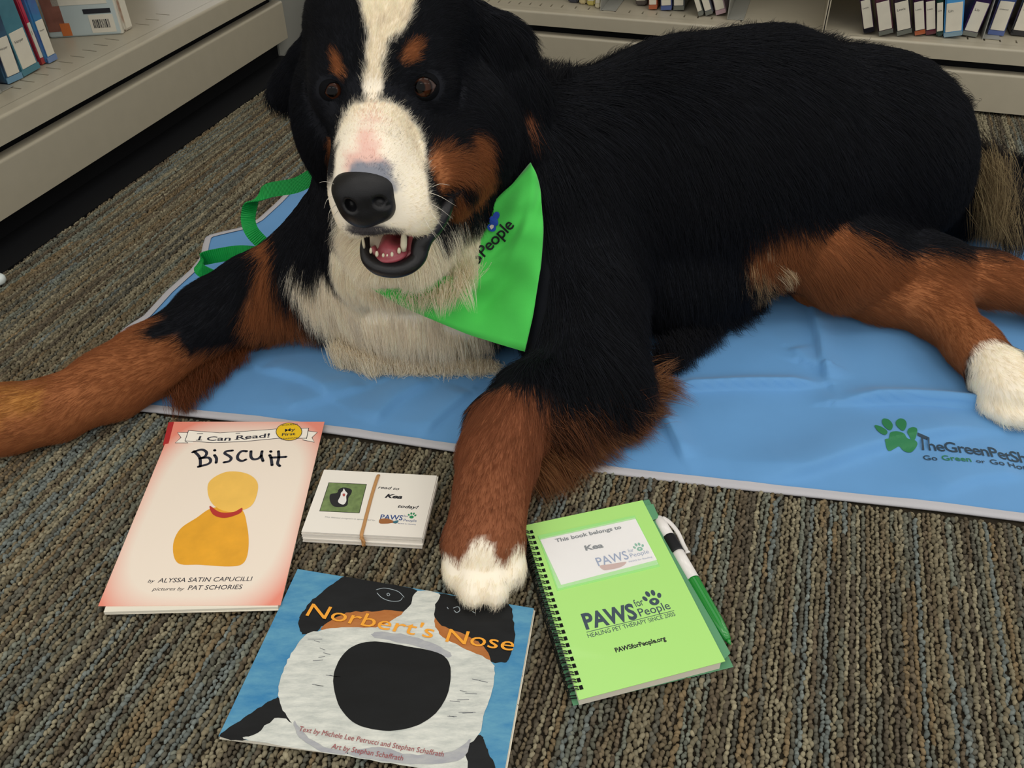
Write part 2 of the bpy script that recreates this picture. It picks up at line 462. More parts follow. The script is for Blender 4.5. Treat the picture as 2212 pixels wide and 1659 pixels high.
BL = [
 ((1227, 6), (1248, 8), 0.0, jk('2a2d3a'), 'dark spined book at the left end of the books above the dog\'s neck', None, None, .15),
 ((1251, 9), (1266, 11), 0.0, jk('c9b98a'), 'cream spined book with pale yellow foot, second from left above the dog\'s neck', None, None, .15),
 ((1268, 12), (1284, 14), 0.0, jk('c9ba62'), 'book with a yellow foot beside the cream book above the dog\'s neck', None, None, .15),
 ((1285, 18), (1296, 19), 0.0, jk('d8cfae'), 'thin cream book next to the first steel divider above the dog\'s neck', None, None, .15),
 ((1373, 13), (1396, 15), -.10, jk('4d4440'), 'dark grey book, first of the four books above the dog\'s back', None, None, .15),
 ((1401, 22), (1420, 22), -.10, jk('b4583a'), 'book with an orange foot, second of the four above the dog\'s back', 'Nelle', f_or, .15),
 ((1427, 24), (1453, 22), -.12, jk('4a5484'), 'book with a dark blue foot, third of the four above the dog\'s back', None, f_blue, .15),
 ((1454, 24), (1478, 25), -.10, jk('5b6068'), 'book with a grey foot, fourth of the four above the dog\'s back', None, f_gray, .15),
 ((1509, 37), (1521, 36), -.42, jk('73776f'), 'thin leaning book with a white spine label, leftmost of three leaning books', 'J', f_gray, .15),
 ((1524, 36), (1542, 34), -.42, jk('686a78'), 'leaning book with a grey-blue foot, middle of three leaning books', 'J', f_gray, .15),
 ((1546, 35), (1571, 31), -.36, jk('a58d96'), 'leaning book with a pinkish foot against the steel divider', 'Morris', jk('b79aa2'), .15),
 ((1865, 75), (1888, 70), -.34, purple, 'dark purple book leaning at the left end of the right-hand row', 'Lewis', black, .17),
 ((1897, 80), (1928, 73), -.34, jk('3a2438', '6b4048'), 'purple-brown book with a wide white label, second in the right-hand leaning row', None, f_gray, .17),
 ((1936, 80), (1968, 74), -.34, jk('20202a', '44303c'), 'black and purple book with thick grey foot, third in the right-hand leaning row', 'Lewis', f_gray, .17),
 ((1975, 79), (1997, 73), -.30, jk('2c1a30', '5a2c50'), 'thin purple book with an orange foot in the right-hand leaning row', 'Lewis', f_or, .17),
 ((1999, 78), (2020, 74), -.28, jk('3a1f3a', '51254b'), 'thin purple book with a dark red foot in the right-hand leaning row', 'Lewis', jk('5a2430'), .17),
 ((2022, 81), (2036, 79), -.26, jk('1d3b35'), 'narrow dark green book squeezed beside the bright blue book', 'Lin', None, .17),
 ((2037, 83), (2074, 75), -.22, jk('4f97cf'), 'bright blue book with a large white label in the right-hand row', 'Lin', jk('7f9aa8'), .19),
 ((2075, 80), (2108, 79), .10, jk('2b1640', '512a68'), 'violet book standing between the blue book and the divider', 'Lin', f_gray, .19),
 ((2131, 77), (2166, 76), .04, jk('3b4a7a', '3c1f4a'), 'book with a blue foot just right of the divider plate', 'Littlewood', f_blue, .19),
 ((2180, 78), (2226, 80), .04, jk('1c1d22', '3a2036'), 'black book with a dark grey foot at the right edge of the frame', 'Little', black, .19),
]
for (pa, pb, ln, j, lb, wd, ft, hh) in BL:
    top = pa[0] < 1700
    shelf_book(case_back, MBK, zb, pa, pb, hh, .125, ln, j, lb, gB, lab=(.009, .055), words=wd, foot=ft, lab_w=.84)
# steel divider plates on the back shelf
def divider(case, M, zs, px, py, h, d, name='book_divider', label='', lean=0):
    a = M.inverted() @ Vector(G(px, py, zs))
    r = empty(name, M @ Vector((a.x, a.y, zs + .0005)), M.to_euler().z); tag(r, label, 'divider', 'steel dividers standing in the shelf slots')
    bm = bmesh.new(); box_bm(bm, -.0007, .0007, 0, d, 0, h, .0003, Matrix.Rotation(lean, 4, 'Y')); bm_obj('plate', bm, m_plate, r)
    bm = bmesh.new(); box_bm(bm, .0007, .028, .004, d, 0, .0012, .0003); bm_obj('foot_plate', bm, m_plate, r)
    return r
divider(case_back, MBK, zb, 1297, 24, .16, .18, label='grey steel book divider beside the thin cream book')
divider(case_back, MBK, zb, 1571, 44, .16, .18, label='grey steel book divider that the three leaning books rest on')
divider(case_back, MBK, zb, 2122, 86, .16, .18, label='grey steel book divider in the right-hand bay, between violet and blue-footed books')

gL = 'books on the left bottom shelf'
zs = zl
LB = [
 ((18, 186), (46, 169), 0.02, jk('3a5a72', '2a1830'), 'book with a dark purple and blue spine at the left edge of the frame', 'Harper', jk('6a94b0')),
 ((50, 169), (90, 150), -.05, jk('4a7f8e', '417484'), 'teal spined book with a large white label on the left shelf', 'Harper', jk('4a7f8e')),
 ((92, 142), (98, 138), -.05, jk('b8304a', 'c04a5a'), 'thin red spined book on the left shelf', 'J', jk('a83f38')),
 ((100, 139), (126, 130), -.03, jk('3b78a8', '4a5a98'), 'blue and violet spined book on the left shelf beside the red one', 'Harper', jk('6d86b0')),
]
for (pa, pb, ln, j, lb, wd, ft) in LB:
    shelf_book(case_left, MLF, zs, pa, pb, .20, .14, ln, j, lb, gL, lab=(.010, .060), words=wd, foot=ft, lab_w=.74)
# books at the end of the row: one with its back cover turned to the room, one with a white spine
def face_book():
    a = Vector(G(108, 84, zs)); b = Vector(G(266, 74, zs))
    d = (b - a); w = d.length; ang = math.atan2(d.y, d.x)
    r = empty('book', a, ang); tag(r, 'pale book turned to show its back cover with barcode on the left shelf', 'book', gL)
    bj = mat('pale_blue_cover', 'b8c4c2', .3, .5, coat=.3, noise=(9, .12))
    box('jacket', 0, w, 0, .012, .0006, .19, bj, r, .002)
    box('spine_edge', w - .004, w + .0008, .0005, .0115, .0008, .189, mat('spine_white', 'd4cfc0', .4, .4), r, .0005)
    box('text_panel', w * .17, w * .9, -.0006, 0, .048, .09, m_label, r)
    box('barcode_panel', w * .60, w * .93, -.0006, 0, .005, .032, m_label, r)
    box('picture_patch', w * .02, w * .26, -.0006, 0, .010, .060, mat('red_brown_print', '8a5a4c', .4, .4, noise=(60, .3)), r)
    box('picture_patch', w * .19, w * .32, -.0008, 0, .003, .022, mat('orange_print', 'c8703a', .4, .4), r)
    box('print_bar', w * .55, w * .92, -.0008, 0, .034, .041, m_ink, r)
    bm = bmesh.new(); x = w * .64
    while x < w * .86:
        t = random.choice((.0006, .0011, .0016)); box_bm(bm, x, x + t, -.0009, -.0005, .012, .025); x += t + random.choice((.0008, .0014))
    o = bm_obj('barcode', bm, m_ink, r); o['kind'] = 'stuff'
    return r
face_book()
shelf_book(case_left, MLF, zs, (273, 69), (289, 61), .20, .14, -.03, jk('d0cabb', 'a06a4a'), 'white spined book standing right of the back-turned one', gL, lab=(.004, .1), words='Hale', lab_w=.7)
divider(case_left, MLF, zs, 4, 203, .12, .18, label='grey steel book divider at the left edge of the frame')

# ------------------------------------------------------------------ cooling mat
FOLDS = [  # pixel polyline, height m, half width m
 ([(1440, 846), (1600, 843), (1775, 838)], .0065, .007),
 ([(1800, 880), (1950, 876), (2080, 888), (2212, 902)], .0085, .009),
 ([(1742, 645), (1765, 740), (1775, 800), (1790, 835)], .005, .010),
 ([(1700, 760), (1740, 790), (1775, 800)], .004, .012),
 ([(1400, 880), (1440, 930), (1478, 1010)], .005, .008),
 ([(1560, 1050), (1720, 1030), (1880, 975), (2010, 950), (2150, 935)], .006, .020),
 ([(560, 800), (660, 830), (720, 870)], .004, .014),
 ([(440, 850), (500, 800), (560, 740)], .005, .018),
 ([(800, 930), (860, 870), (940, 830)], .004, .016),
 ([(900, 960), (960, 900), (1020, 850)], .004, .014),
 ([(2010, 1080), (2100, 1040), (2212, 1030)], .003, .02),
 ([(610, 900), (700, 870), (800, 840)], .0035, .015),
]
FW = [([G(p[0], p[1], 0)[:2] for p in cr(L, 5)], h, w) for L, h, w in FOLDS]
_LV = np.linspace(0, MAT_W, 80); _LU = [left_edge(q) for q in _LV]
def mat_height(x, y):
    x = np.asarray(x, float); y = np.asarray(y, float)
    h = .0042 + .0011 * np.sin(23 * x + 9 * y + 1) * np.cos(17 * y - 6 * x) + .0008 * np.sin(51 * x - 33 * y)
    for P, hh, w in FW:
        best = np.full(x.shape, 9.0); ap = np.zeros(x.shape)
        n = len(P) - 1
        for i in range(n):
            a, b = P[i], P[i + 1]; ab = b - a; l2 = ab @ ab
            t = np.clip(((x - a[0]) * ab[0] + (y - a[1]) * ab[1]) / l2, 0, 1)
            dx = x - a[0] - t * ab[0]; dy = y - a[1] - t * ab[1]
            side = np.sign(ab[0] * dy - ab[1] * dx)
            d = np.sqrt(dx * dx + dy * dy)
            dd = np.where(side > 0, d / 1.9, d * 3.2)     # steep on the near side, gentle behind
            m_ = dd < best; best = np.where(m_, dd, best); ap = np.where(m_, (i + t) / n, ap)
        h = h + 1.7 * hh * np.exp(-(best / w) ** 2) * np.clip(np.sin(PI * np.clip(ap, .06, .94)) * 1.6, 0, 1)
    u, v = (x - MA[0]) * MU[0] + (y - MA[1]) * MU[1], (x - MA[0]) * MV[0] + (y - MA[1]) * MV[1]
    le_ = np.interp(v, _LV, _LU)
    e = np.clip(np.minimum(np.minimum(u - le_, MAT_L - u), np.minimum(v, MAT_W - v)) / .03, 0, 1)
    return .0032 + (h - .0032) * e
def build_mat():
    nu, nv = 420, 185
    root = empty('cooling_mat', (0, 0, 0)); tag(root, 'blue cloth cooling mat with pale grey binding under the dog', 'mat')
    m_blue = mat('mat_blue', '5f97cc', .62, .3, sheen=.15, noise=(14, .05), bump=(700, .12, .0006))
    m_bind = mat('mat_binding', 'b9b8bd', .8, .15, bump=(900, .3, .0005))
    U = np.linspace(0, 1, nu); V = np.linspace(0, 1, nv)
    vs = []
    le = [left_edge(v * MAT_W) for v in V]
    for i in range(nu):
        for j in range(nv):
            u = le[j] * (1 - U[i]) + U[i] * MAT_L; v = V[j] * MAT_W + .0035 * math.sin(u * 9) * (1 - V[j])
            vs.append((MA[0] + MU[0] * u + MV[0] * v, MA[1] + MU[1] * u + MV[1] * v))
    vs = np.array(vs); z = mat_height(vs[:, 0], vs[:, 1])
    vs3 = np.c_[vs, z]
    fs = [(i * nv + j, (i + 1) * nv + j, (i + 1) * nv + j + 1, i * nv + j + 1) for i in range(nu - 1) for j in range(nv - 1)]
    o = pydata('mat_cloth', vs3, fs, m_blue, root, True)
    # binding: a folded strip round all four edges
    ring = []
    for i in range(0, nu, 3): ring.append((i, 0))
    for j in range(0, nv, 3): ring.append((nu - 1, j))
    for i in range(nu - 1, -1, -3): ring.append((i, nv - 1))
    for j in range(nv - 1, -1, -3): ring.append((0, j))
    bv, bf = [], []
    pts = [vs3[i * nv + j] for i, j in ring]; n = len(pts)
    ctr = MA + MU * MAT_L / 2 + MV * MAT_W / 2
    bw = .0085
    for k in range(n):
        t = pts[(k + 1) % n] - pts[(k - 1) % n]; t = t[:2] / (np.linalg.norm(t[:2]) + 1e-9)
        inn = np.array([-t[1], t[0]])
        for (o_, dz) in ((bw, .0012), (bw * .5, .0016), (0, .0014), (-.001, -.0003), (0, -.0022), (bw, -.0022)):
            q = pts[k][:2] + inn * o_; hz = float(mat_height(q[0], q[1])) if o_ > 0 else pts[k][2]
            bv.append((q[0], q[1], max(hz + dz, .0006)))
    for k in range(n):
        k2 = (k + 1) % n
        for s in range(5): bf.append((k * 6 + s, k2 * 6 + s, k2 * 6 + s + 1, k * 6 + s + 1))
    pydata('binding', bv, bf, m_bind, root, True)
    # print on the cloth
    mg = mat('print_green', '2c7a4c', .55, .3); mdk = mat('print_slate', '2c4050', .55, .3)
    mp = lambda p: (p[0], p[1], float(mat_height(p[0], p[1])) + .0007)
    def blob(name, pix, mm):
        pts = cr(pix, 5, True); w = [Vector(G(p[0], p[1], .004)) for p in pts]
        c = sum(w, Vector()) / len(w); vv = [Vector(mp(c))]; ff = []
        R = 4
        for r_ in range(1, R + 1):
            for q in w: vv.append(Vector(mp(c.lerp(q, r_ / R))))
        n_ = len(w)
        for k in range(n_):
            ff.append((0, 1 + k, 1 + (k + 1) % n_))
            for r_ in range(R - 1):
                a = 1 + r_ * n_ + k; b = 1 + r_ * n_ + (k + 1) % n_; ff.append((a, a + n_, b + n_, b))
        return pydata(name, vv, ff, mm, root)
    f = 362 / 2212
    def z6(L): return [(1850 + a * f, 880 + b * f) for a, b in L]
    blob('logo_toe', z6([(215, 312), (290, 330), (370, 400), (365, 450), (320, 455), (250, 400)]), mg)
    blob('logo_toe', z6([(350, 203), (410, 230), (450, 310), (430, 385), (380, 380), (322, 300), (318, 230)]), mg)
    blob('logo_toe', z6([(550, 213), (610, 240), (630, 310), (600, 395), (560, 400), (500, 330), (495, 260)]), mg)
    blob('logo_toe', z6([(700, 362), (755, 380), (762, 440), (745, 485), (690, 480), (636, 440), (650, 385)]), mg)
    blob('logo_pad', z6([(400, 480), (420, 425), (500, 413), (580, 440), (640, 480), (760, 485), (795, 515), (740, 590), (690, 605), (630, 585), (560, 540), (500, 560), (420, 585), (345, 520), (395, 505)]), mg)
    text_on('lettering', 'TheGreenPetShop', z6([(800, 572)])[0], (2262, 1007), .0160, mdk, root, mapper=mp, z=.004, bold=.01, spacing=.9)
    text_on('lettering', 'Go', z6([(878, 722)])[0], z6([(1058, 742)])[0], .0075, mdk, root, mapper=mp, z=.004, bold=.01)
    text_on('lettering', 'Green', z6([(1122, 742)])[0], z6([(1500, 770)])[0], .008, mg, root, mapper=mp, z=.004, bold=.01)
    text_on('lettering', 'or', z6([(1565, 778)])[0], z6([(1685, 786)])[0], .0055, mdk, root, mapper=mp, z=.004, bold=.01)
    text_on('lettering', 'Go Home', z6([(1755, 792)])[0], (2242, 1018), .0075, mdk, root, mapper=mp, z=.004, bold=.01)
    # damp spot
    return root
build_mat()

# ------------------------------------------------------------------ things lying on the carpet
ZC = 0.0042     # top of the carpet loops
def quad_slab(name, pix, z0, z1, m, parent, inv, bev=0.0, skew=(0, 0), grow=0.0):
    """four pixel corners taken on plane z1, real thickness z1-z0"""
    P = [G(p[0], p[1], z1)[:2] + np.array(skew) for p in pix]
    c = sum(P) / 4; P = [c + (p - c) * (1 + grow) for p in P]
    vs = [Vector((p[0], p[1], z0)) for p in P] + [Vector((p[0], p[1], z1)) for p in P]
    bm = bmesh.new(); V = [bm.verts.new(inv @ v) for v in vs]
    bm.faces.new(V[3::-1]); bm.faces.new(V[4:8])
    for i in range(4): bm.faces.new((V[i], V[(i + 1) % 4], V[4 + (i + 1) % 4], V[4 + i]))
    bmesh.ops.recalc_face_normals(bm, faces=bm.faces)
    if bev: bmesh.ops.bevel(bm, geom=[e for e in bm.edges], offset=bev, segments=1, affect='EDGES')
    return bm_obj(name, bm, m, parent)
def rootinv(name, px, py, z=0.0):
    g = G(px, py, z); r = empty(name, g); return r, Matrix.Translation(-Vector(g))

# ---- the reader with the pink and cream cover
def pink_cover_mat(o, w, h, r0):
    m = mat('pink_cream_cover', 'f3e2cf', .33, .45)
    nt = m.node_tree; L = nt.links
    tc = nt.nodes.new('ShaderNodeTexCoord'); sep = nt.nodes.new('ShaderNodeSeparateXYZ')
    mp = nt.nodes.new('ShaderNodeMapping'); mp.vector_type = 'POINT'
    mp.inputs['Rotation'].default_value = (0, 0, -r0)
    L.new(tc.outputs['Object'], mp.inputs[0]); L.new(mp.outputs[0], sep.inputs[0])
    def M_(op, a, b=None):
        n = nt.nodes.new('ShaderNodeMath'); n.operation = op
        for i, q in enumerate((a, b)):
            if q is None: continue
            if isinstance(q, (int, float)): n.inputs[i].default_value = q
            else: L.new(q, n.inputs[i])
        return n.outputs[0]
    x = M_('MULTIPLY', sep.outputs[0], 2 / w); y = M_('MULTIPLY', M_('ADD', sep.outputs[1], .006), 2 / h)
    e = M_('ADD', M_('POWER', M_('ABSOLUTE', x), 3.2), M_('POWER', M_('ABSOLUTE', y), 3.6))
    e = M_('POWER', e, 1.1)
    rp = nt.nodes.new('ShaderNodeValToRGB'); rp.color_ramp.elements[0].position = .55; rp.color_ramp.elements[1].position = 1.45
    rp.color_ramp.elements[0].color = (*lin('f4e6d6'), 1); rp.color_ramp.elements[1].color = (*lin('ee8f7b'), 1)
    mr = nt.nodes.new('ShaderNodeMapRange'); mr.inputs[1].default_value = 0; mr.inputs[2].default_value = 2.0
    L.new(e, mr.inputs[0]); rp.color_ramp.elements[0].position = .28; rp.color_ramp.elements[1].position = .80
    L.new(mr.outputs[0], rp.inputs[0]); L.new(rp.outputs[0], nt.nodes['Principled BSDF'].inputs['Base Color'])
    return m
def pink_book():
    ZC = .0066
    q = [(376, 911), (701, 911), (606, 1307), (212, 1309)]
    zt = .0108
    P = [G(a, b, zt) for a, b in q]; c = sum(P) / 4
    w = (np.linalg.norm(P[1] - P[0]) + np.linalg.norm(P[2] - P[3])) / 2; h = (np.linalg.norm(P[0] - P[3]) + np.linalg.norm(P[1] - P[2])) / 2
    u = P[1] - P[0]; r0 = math.atan2(u[1], u[0])
    r = empty('paperback_book', (c[0], c[1], ZC)); inv = Matrix.Translation((-c[0], -c[1], -ZC))
    tag(r, 'thin paperback with pink-edged cream cover and golden picture, left of the cards', 'book')
    m = pink_cover_mat(r, w, h, r0)
    quad_slab('back_cover', [(372, 915), (700, 914), (604, 1318), (226, 1327)], ZC, ZC + .0006, m_paper, r, inv)
    quad_slab('page_block', [(374, 914), (699, 914), (600, 1311), (224, 1322)], ZC + .0007, zt - .0006, m_paper, r, inv)
    quad_slab('front_cover', q, zt - .0005, zt, m, r, inv)
    box_r = mat('red_tape', 'b02a2c', .5, .3)
    quad_slab('spine_tape', [(364, 912), (376, 911), (364, 958), (352, 960)], zt - .002, zt + .0001, box_r, r, inv)
    def zz(L): return [(200 + a * 800 / 2212, 880 + b * 800 / 2212) for a, b in L]
    zi = zt + .00012
    mw = mat('ribbon_cream', 'fbf3e6', .35, .4)
    my = mat('badge_yellow', 'f0c400', .35, .4); dk = mat('title_ink', '1d2030', .4, .4)
    # ribbon
    flat_poly('ribbon_tail', zz([(507, 150), (600, 152), (600, 212), (493, 212), (528, 180)]), zi, mw, r, False, inv=inv)
    flat_poly('ribbon_tail', zz([(1250, 140), (1343, 148), (1310, 180), (1325, 208), (1255, 192)]), zi, mw, r, False, inv=inv)
    flat_poly('ribbon_band', zz([(573, 138), (760, 152), (950, 140), (1110, 128), (1290, 124), (1282, 184), (1110, 184), (900, 204), (720, 210), (552, 200)]), zi + .0001, mw, r, False, inv=inv)
    strokes('ribbon_outline', [zz([(573, 138), (552, 200)]), zz([(573, 138), (760, 152), (950, 140), (1110, 128), (1290, 124)]), zz([(1290, 124), (1278, 186)]),
            zz([(552, 200), (720, 210), (900, 204), (1110, 184), (1278, 184)]), zz([(568, 150), (507, 150), (528, 180), (493, 212), (570, 212), (553, 200)]),
            zz([(1287, 140), (1343, 148), (1310, 180), (1325, 208), (1255, 194)])], .0006, zi + .0002, dk, r, inv, smooth=False)
    badge = [(1173 + 77 * math.cos(t), 145 + 52 * math.sin(t)) for t in np.linspace(0, 2 * PI, 28, endpoint=False)]
    flat_poly('badge', zz(badge), zi + .0003, my, r, False, inv=inv)
    strokes('badge_ring', [zz(badge + badge[:1])], .0006, zi + .0004, dk, r, inv, smooth=False)
    for s_, a, b, hh in (('SHARED', (1128, 110), (1224, 104), .0021), ('My', (1148, 145), (1210, 138), .0042), ('First', (1130, 170), (1210, 164), .0042), ('READING', (1124, 192), (1222, 184), .0019)):
        text_on('lettering', s_, zz([a])[0], zz([b])[0], hh, dk, r, inv, z=zi + .0005, bold=.012 if hh > .003 else 0)
    # serif words built from the plain face plus serifs
    text_on('lettering', 'I', zz([(628, 196)])[0], zz([(640, 196)])[0], .0062, dk, r, inv, z=zi + .0003, bold=.02)
    text_on('lettering', 'Can', zz([(678, 198)])[0], zz([(822, 198)])[0], .0062, dk, r, inv, z=zi + .0003, bold=.015)
    text_on('lettering', 'Read!', zz([(856, 192)])[0], zz([(1056, 178)])[0], .0062, dk, r, inv, z=zi + .0003, bold=.015)
    ls = strokes('letter_serif', [zz([(619, 196), (652, 195)]), zz([(625, 157), (658, 156)]), zz([(850, 192), (876, 191)]), zz([(902, 190), (922, 189)]), zz([(856, 155), (880, 154)])], .0007, zi + .0003, dk, r, inv, smooth=False); ls['kind'] = 'stuff'
    # hand-lettered title
    T = [[(606, 262), (640, 300), (643, 352)], [(598, 268), (650, 252), (680, 268), (672, 292), (640, 305)], [(640, 305), (690, 300), (705, 318), (690, 338), (632, 354)],
         [(728, 285), (740, 305), (738, 330)], [(728, 255), (731, 258)],
         [(835, 258), (800, 262), (790, 275), (815, 290), (828, 305), (815, 322), (785, 328)],
         [(920, 262), (890, 262), (868, 285), (868, 308), (890, 320), (915, 312)],
         [(946, 262), (946, 295), (962, 310), (990, 305), (1008, 288)], [(1012, 262), (1008, 290), (1018, 320)],
         [(1058, 285), (1066, 305), (1072, 345)], [(1063, 262), (1066, 265)],
         [(1110, 262), (1112, 300), (1105, 335), (1118, 350)], [(1068, 300), (1110, 298), (1155, 295)]]
    strokes('title_lettering', [zz(L) for L in T], .0029, zi, dk, r, inv)
    # a plain golden picture in the middle of the cover (no character drawn)
    mgold = mat('golden_print', 'e9a72c', .35, .4, noise=(60, .10)); mgold2 = mat('golden_print_light', 'f3c25a', .35, .4, noise=(60, .06))
    mred = mat('red_print', 'b9322a', .4, .4)
    flat_poly('picture_shape', zz([(700, 440), (800, 385), (920, 395), (985, 450), (975, 540), (930, 600), (820, 625), (730, 590), (690, 520)]), zi + .0001, mgold2, r, True, inv=inv)
    flat_poly('picture_shape', zz([(720, 600), (880, 600), (925, 720), (930, 850), (900, 930), (820, 950), (640, 940), (510, 930), (480, 830), (520, 730), (620, 660)]), zi, mgold, r, True, inv=inv)
    flat_poly('picture_band', zz([(700, 588), (760, 625), (840, 625), (892, 600), (880, 632), (790, 660), (720, 640)]), zi + .0002, mred, r, True, inv=inv)
    text_on('lettering', 'by', zz([(328, 1046)])[0], zz([(368, 1045)])[0], .0034, dk, r, inv, z=zi, shear=.25)
    text_on('lettering', 'ALYSSA SATIN CAPUCILLI', zz([(388, 1046)])[0], zz([(950, 1036)])[0], .0048, dk, r, inv, z=zi, shear=.1)
    text_on('lettering', 'pictures by', zz([(355, 1094)])[0], zz([(545, 1092)])[0], .0034, dk, r, inv, z=zi, shear=.25)
    text_on('lettering', 'PAT SCHORIES', zz([(567, 1090)])[0], zz([(890, 1085)])[0], .0048, dk, r, inv, z=zi, shear=.1)
pink_book()

# ---- logo shared by card, notebook and pocket card
def paw_logo(z, m, parent, inv, c, s, ax, heart=None, mapper=None, name='paw_mark'):
    """paw of five pads about pixel c; s metres tall; ax = in-plane angle of up"""
    o = G(c[0], c[1], z); U = np.array([math.cos(ax), math.sin(ax)]); R = np.array([U[1], -U[0]])
    def ell(cx, cy, rx, ry, a):
        pts = []
        for t in np.linspace(0, 2 * PI, 18, endpoint=False):
            x, y = rx * math.cos(t), ry * math.sin(t); x, y = x * math.cos(a) - y * math.sin(a) + cx, x * math.sin(a) + y * math.cos(a) + cy
            q = o[:2] + (R * x + U * y) * s; pts.append((q[0], q[1], z))
        return pts
    for e in ((-.40, .12, .11, .17, .4), (-.15, .36, .115, .19, .1), (.15, .36, .115, .19, -.1), (.40, .12, .11, .17, -.4), (0, -.18, .27, .23, 0)):
        pts = ell(*e)
        if mapper: pts = [mapper(p) for p in pts]
        pts = [inv @ Vector(p) for p in pts]
        pydata(name, pts, [tuple(range(17, -1, -1))], m, parent)
    if heart:
        h = [(-.09, -.13), (-.05, -.09), (0, -.13), (.05, -.09), (.09, -.13), (.07, -.2), (0, -.27), (-.07, -.2)]
        pts = [o[:2] + (R * x + U * y) * s for x, y in h]; pts = [(p[0], p[1], z + .00008) for p in pts]
        if mapper: pts = [mapper(p) for p in pts]
        pydata('heart_mark', [inv @ Vector(p) for p in pts], [tuple(range(7, -1, -1))], heart, parent)

# ---- stack of cards held by a rubber band
def card_stack():
    m_card = mat('card_stock', 'efe9df', .5, .35)
    q = [(700, 1014), (944, 1027), (912, 1161), (651, 1148)]
    zt = .0172; n = 10; th = (zt - ZC) / n
    P = [G(a, b, zt) for a, b in q]; c = sum(P) / 4
    blue = mat('logo_blue', '2d4a86', .4, .4); grn = mat('logo_green', '2c8c5c', .4, .4); brn = mat('logo_brown', 'a0683e', .45, .3)
    gray = mat('fine_print', '8f8f8f', .5, .3)
    for k in range(n):
        z0 = ZC + k * th; top = k == n - 1
        r = empty('card', (c[0], c[1], z0)); inv = Matrix.Translation((-c[0], -c[1], -z0))
        sk = (0, 0) if top else (random.uniform(-.0012, .0014), random.uniform(-.0016, .0010))
        ang = 0 if top else random.uniform(-.012, .012)
        pts = [p[:2] - c[:2] for p in P]
        pts = [np.array([p[0] * math.cos(ang) - p[1] * math.sin(ang) + sk[0], p[0] * math.sin(ang) + p[1] * math.cos(ang) + sk[1]]) for p in pts]
        vs = [(p[0], p[1], 0) for p in pts] + [(p[0], p[1], th * .82) for p in pts]
        pydata('leaf', vs, [(0, 1, 2, 3), (7, 6, 5, 4)] + [(i, 4 + i, 4 + (i + 1) % 4, (i + 1) % 4) for i in range(4)], m_card, r)
        if top: tag(r, 'topmost white card of the banded stack, printed with a photo and words', 'card', 'white cards in the banded stack')
        else: tag(r, 'white card lying %s in the banded stack of cards' % ('at the very bottom', 'second from the bottom', 'third from the bottom', 'fourth from the bottom', 'fifth from the bottom', 'fifth from the top', 'fourth from the top', 'third from the top', 'second from the top')[k], 'card', 'white cards in the banded stack')
    def zz(L): return [(200 + a * 800 / 2212, 880 + b * 800 / 2212) for a, b in L]
    zi = zt - th * .18 + .0001
    ph = mat('photo_grass', '6f8450', .35, .4, noise=(220, .28)); bl = mat('photo_black', '17171a', .35, .4); wh = mat('photo_white', 'e9e6e2', .35, .4)
    flat_poly('photo_border', zz([(1410, 448), (1638, 458), (1594, 632), (1354, 620)]), zi, bl, r, False, inv=inv)
    flat_poly('photo', zz([(1413, 451), (1634, 461), (1591, 629), (1358, 617)]), zi + .0001, ph, r, False, inv=inv)
    flat_poly('photo_figure', zz([(1470, 490), (1500, 478), (1545, 490), (1545, 515), (1528, 540), (1520, 585), (1480, 595), (1440, 590), (1418, 560), (1420, 520), (1460, 510)]), zi + .0002, bl, r, True, inv=inv)
    flat_poly('photo_figure', zz([(1500, 485), (1510, 500), (1522, 515), (1515, 530), (1515, 560), (1500, 580), (1478, 575), (1466, 560), (1480, 530), (1484, 510), (1494, 500)]), zi + .0003, wh, r, True, inv=inv)
    flat_poly('photo_figure', zz([(1494, 516), (1508, 516), (1506, 530), (1496, 530)]), zi + .0004, mat('photo_red', 'b0504a', .4, .4), r, True, inv=inv)
    text_on('lettering', 'read to', zz([(1703, 484)])[0], zz([(1830, 494)])[0], .0036, m_ink, r, inv, z=zi, shear=.3, bold=.01)
    text_on('lettering', 'Kea', zz([(1744, 538)])[0], zz([(1848, 546)])[0], .0048, m_ink, r, inv, z=zi, shear=.3, bold=.04)
    text_on('lettering', 'today!', zz([(1822, 598)])[0], zz([(1945, 606)])[0], .0038, m_ink, r, inv, z=zi, shear=.3, bold=.02)
    text_on('lettering', 'This literacy program is sponsored by', zz([(1386, 658)])[0], zz([(1688, 678)])[0], .0017, gray, r, inv, z=zi, shear=.3)
    text_on('lettering', 'PAWS', zz([(1716, 668)])[0], zz([(1850, 674)])[0], .0060, blue, r, inv, z=zi, bold=.015)
    text_on('lettering', 'for', zz([(1856, 654)])[0], zz([(1884, 656)])[0], .0025, blue, r, inv, z=zi)
    text_on('lettering', 'People', zz([(1856, 680)])[0], zz([(1934, 684)])[0], .0030, blue, r, inv, z=zi)
    text_on('lettering', 'PAWS for Reading', zz([(1824, 696)])[0], zz([(1930, 702)])[0], .0012, blue, r, inv, z=zi)
    flat_poly('logo_shape', zz([(1716, 668), (1760, 664), (1800, 680), (1812, 694), (1790, 690), (1760, 694), (1715, 692)]), zi + .0001, brn, r, True, inv=inv)
    flat_poly('logo_shape', zz([(1795, 682), (1826, 674), (1820, 690), (1800, 692)]), zi + .0002, mat('logo_teal', '3c7080', .4, .4), r, True, inv=inv)
    paw_logo(zi, grn, r, inv, zz([(1907, 648)])[0], .0075, math.radians(82))
    # rubber band
    m_rub = mat('rubber', 'bf8f5c', .55, .3)
    rb = [(817, 1027, zt + .0006), (806, 1060, zt + .0004), (795, 1100, zt + .0004), (786, 1135, zt + .0004), (781, 1155, zt + .0004)]
    pts = [G(*p) for p in rb]
    d = pts[-1] - pts[0]; d[2] = 0; d /= np.linalg.norm(d)
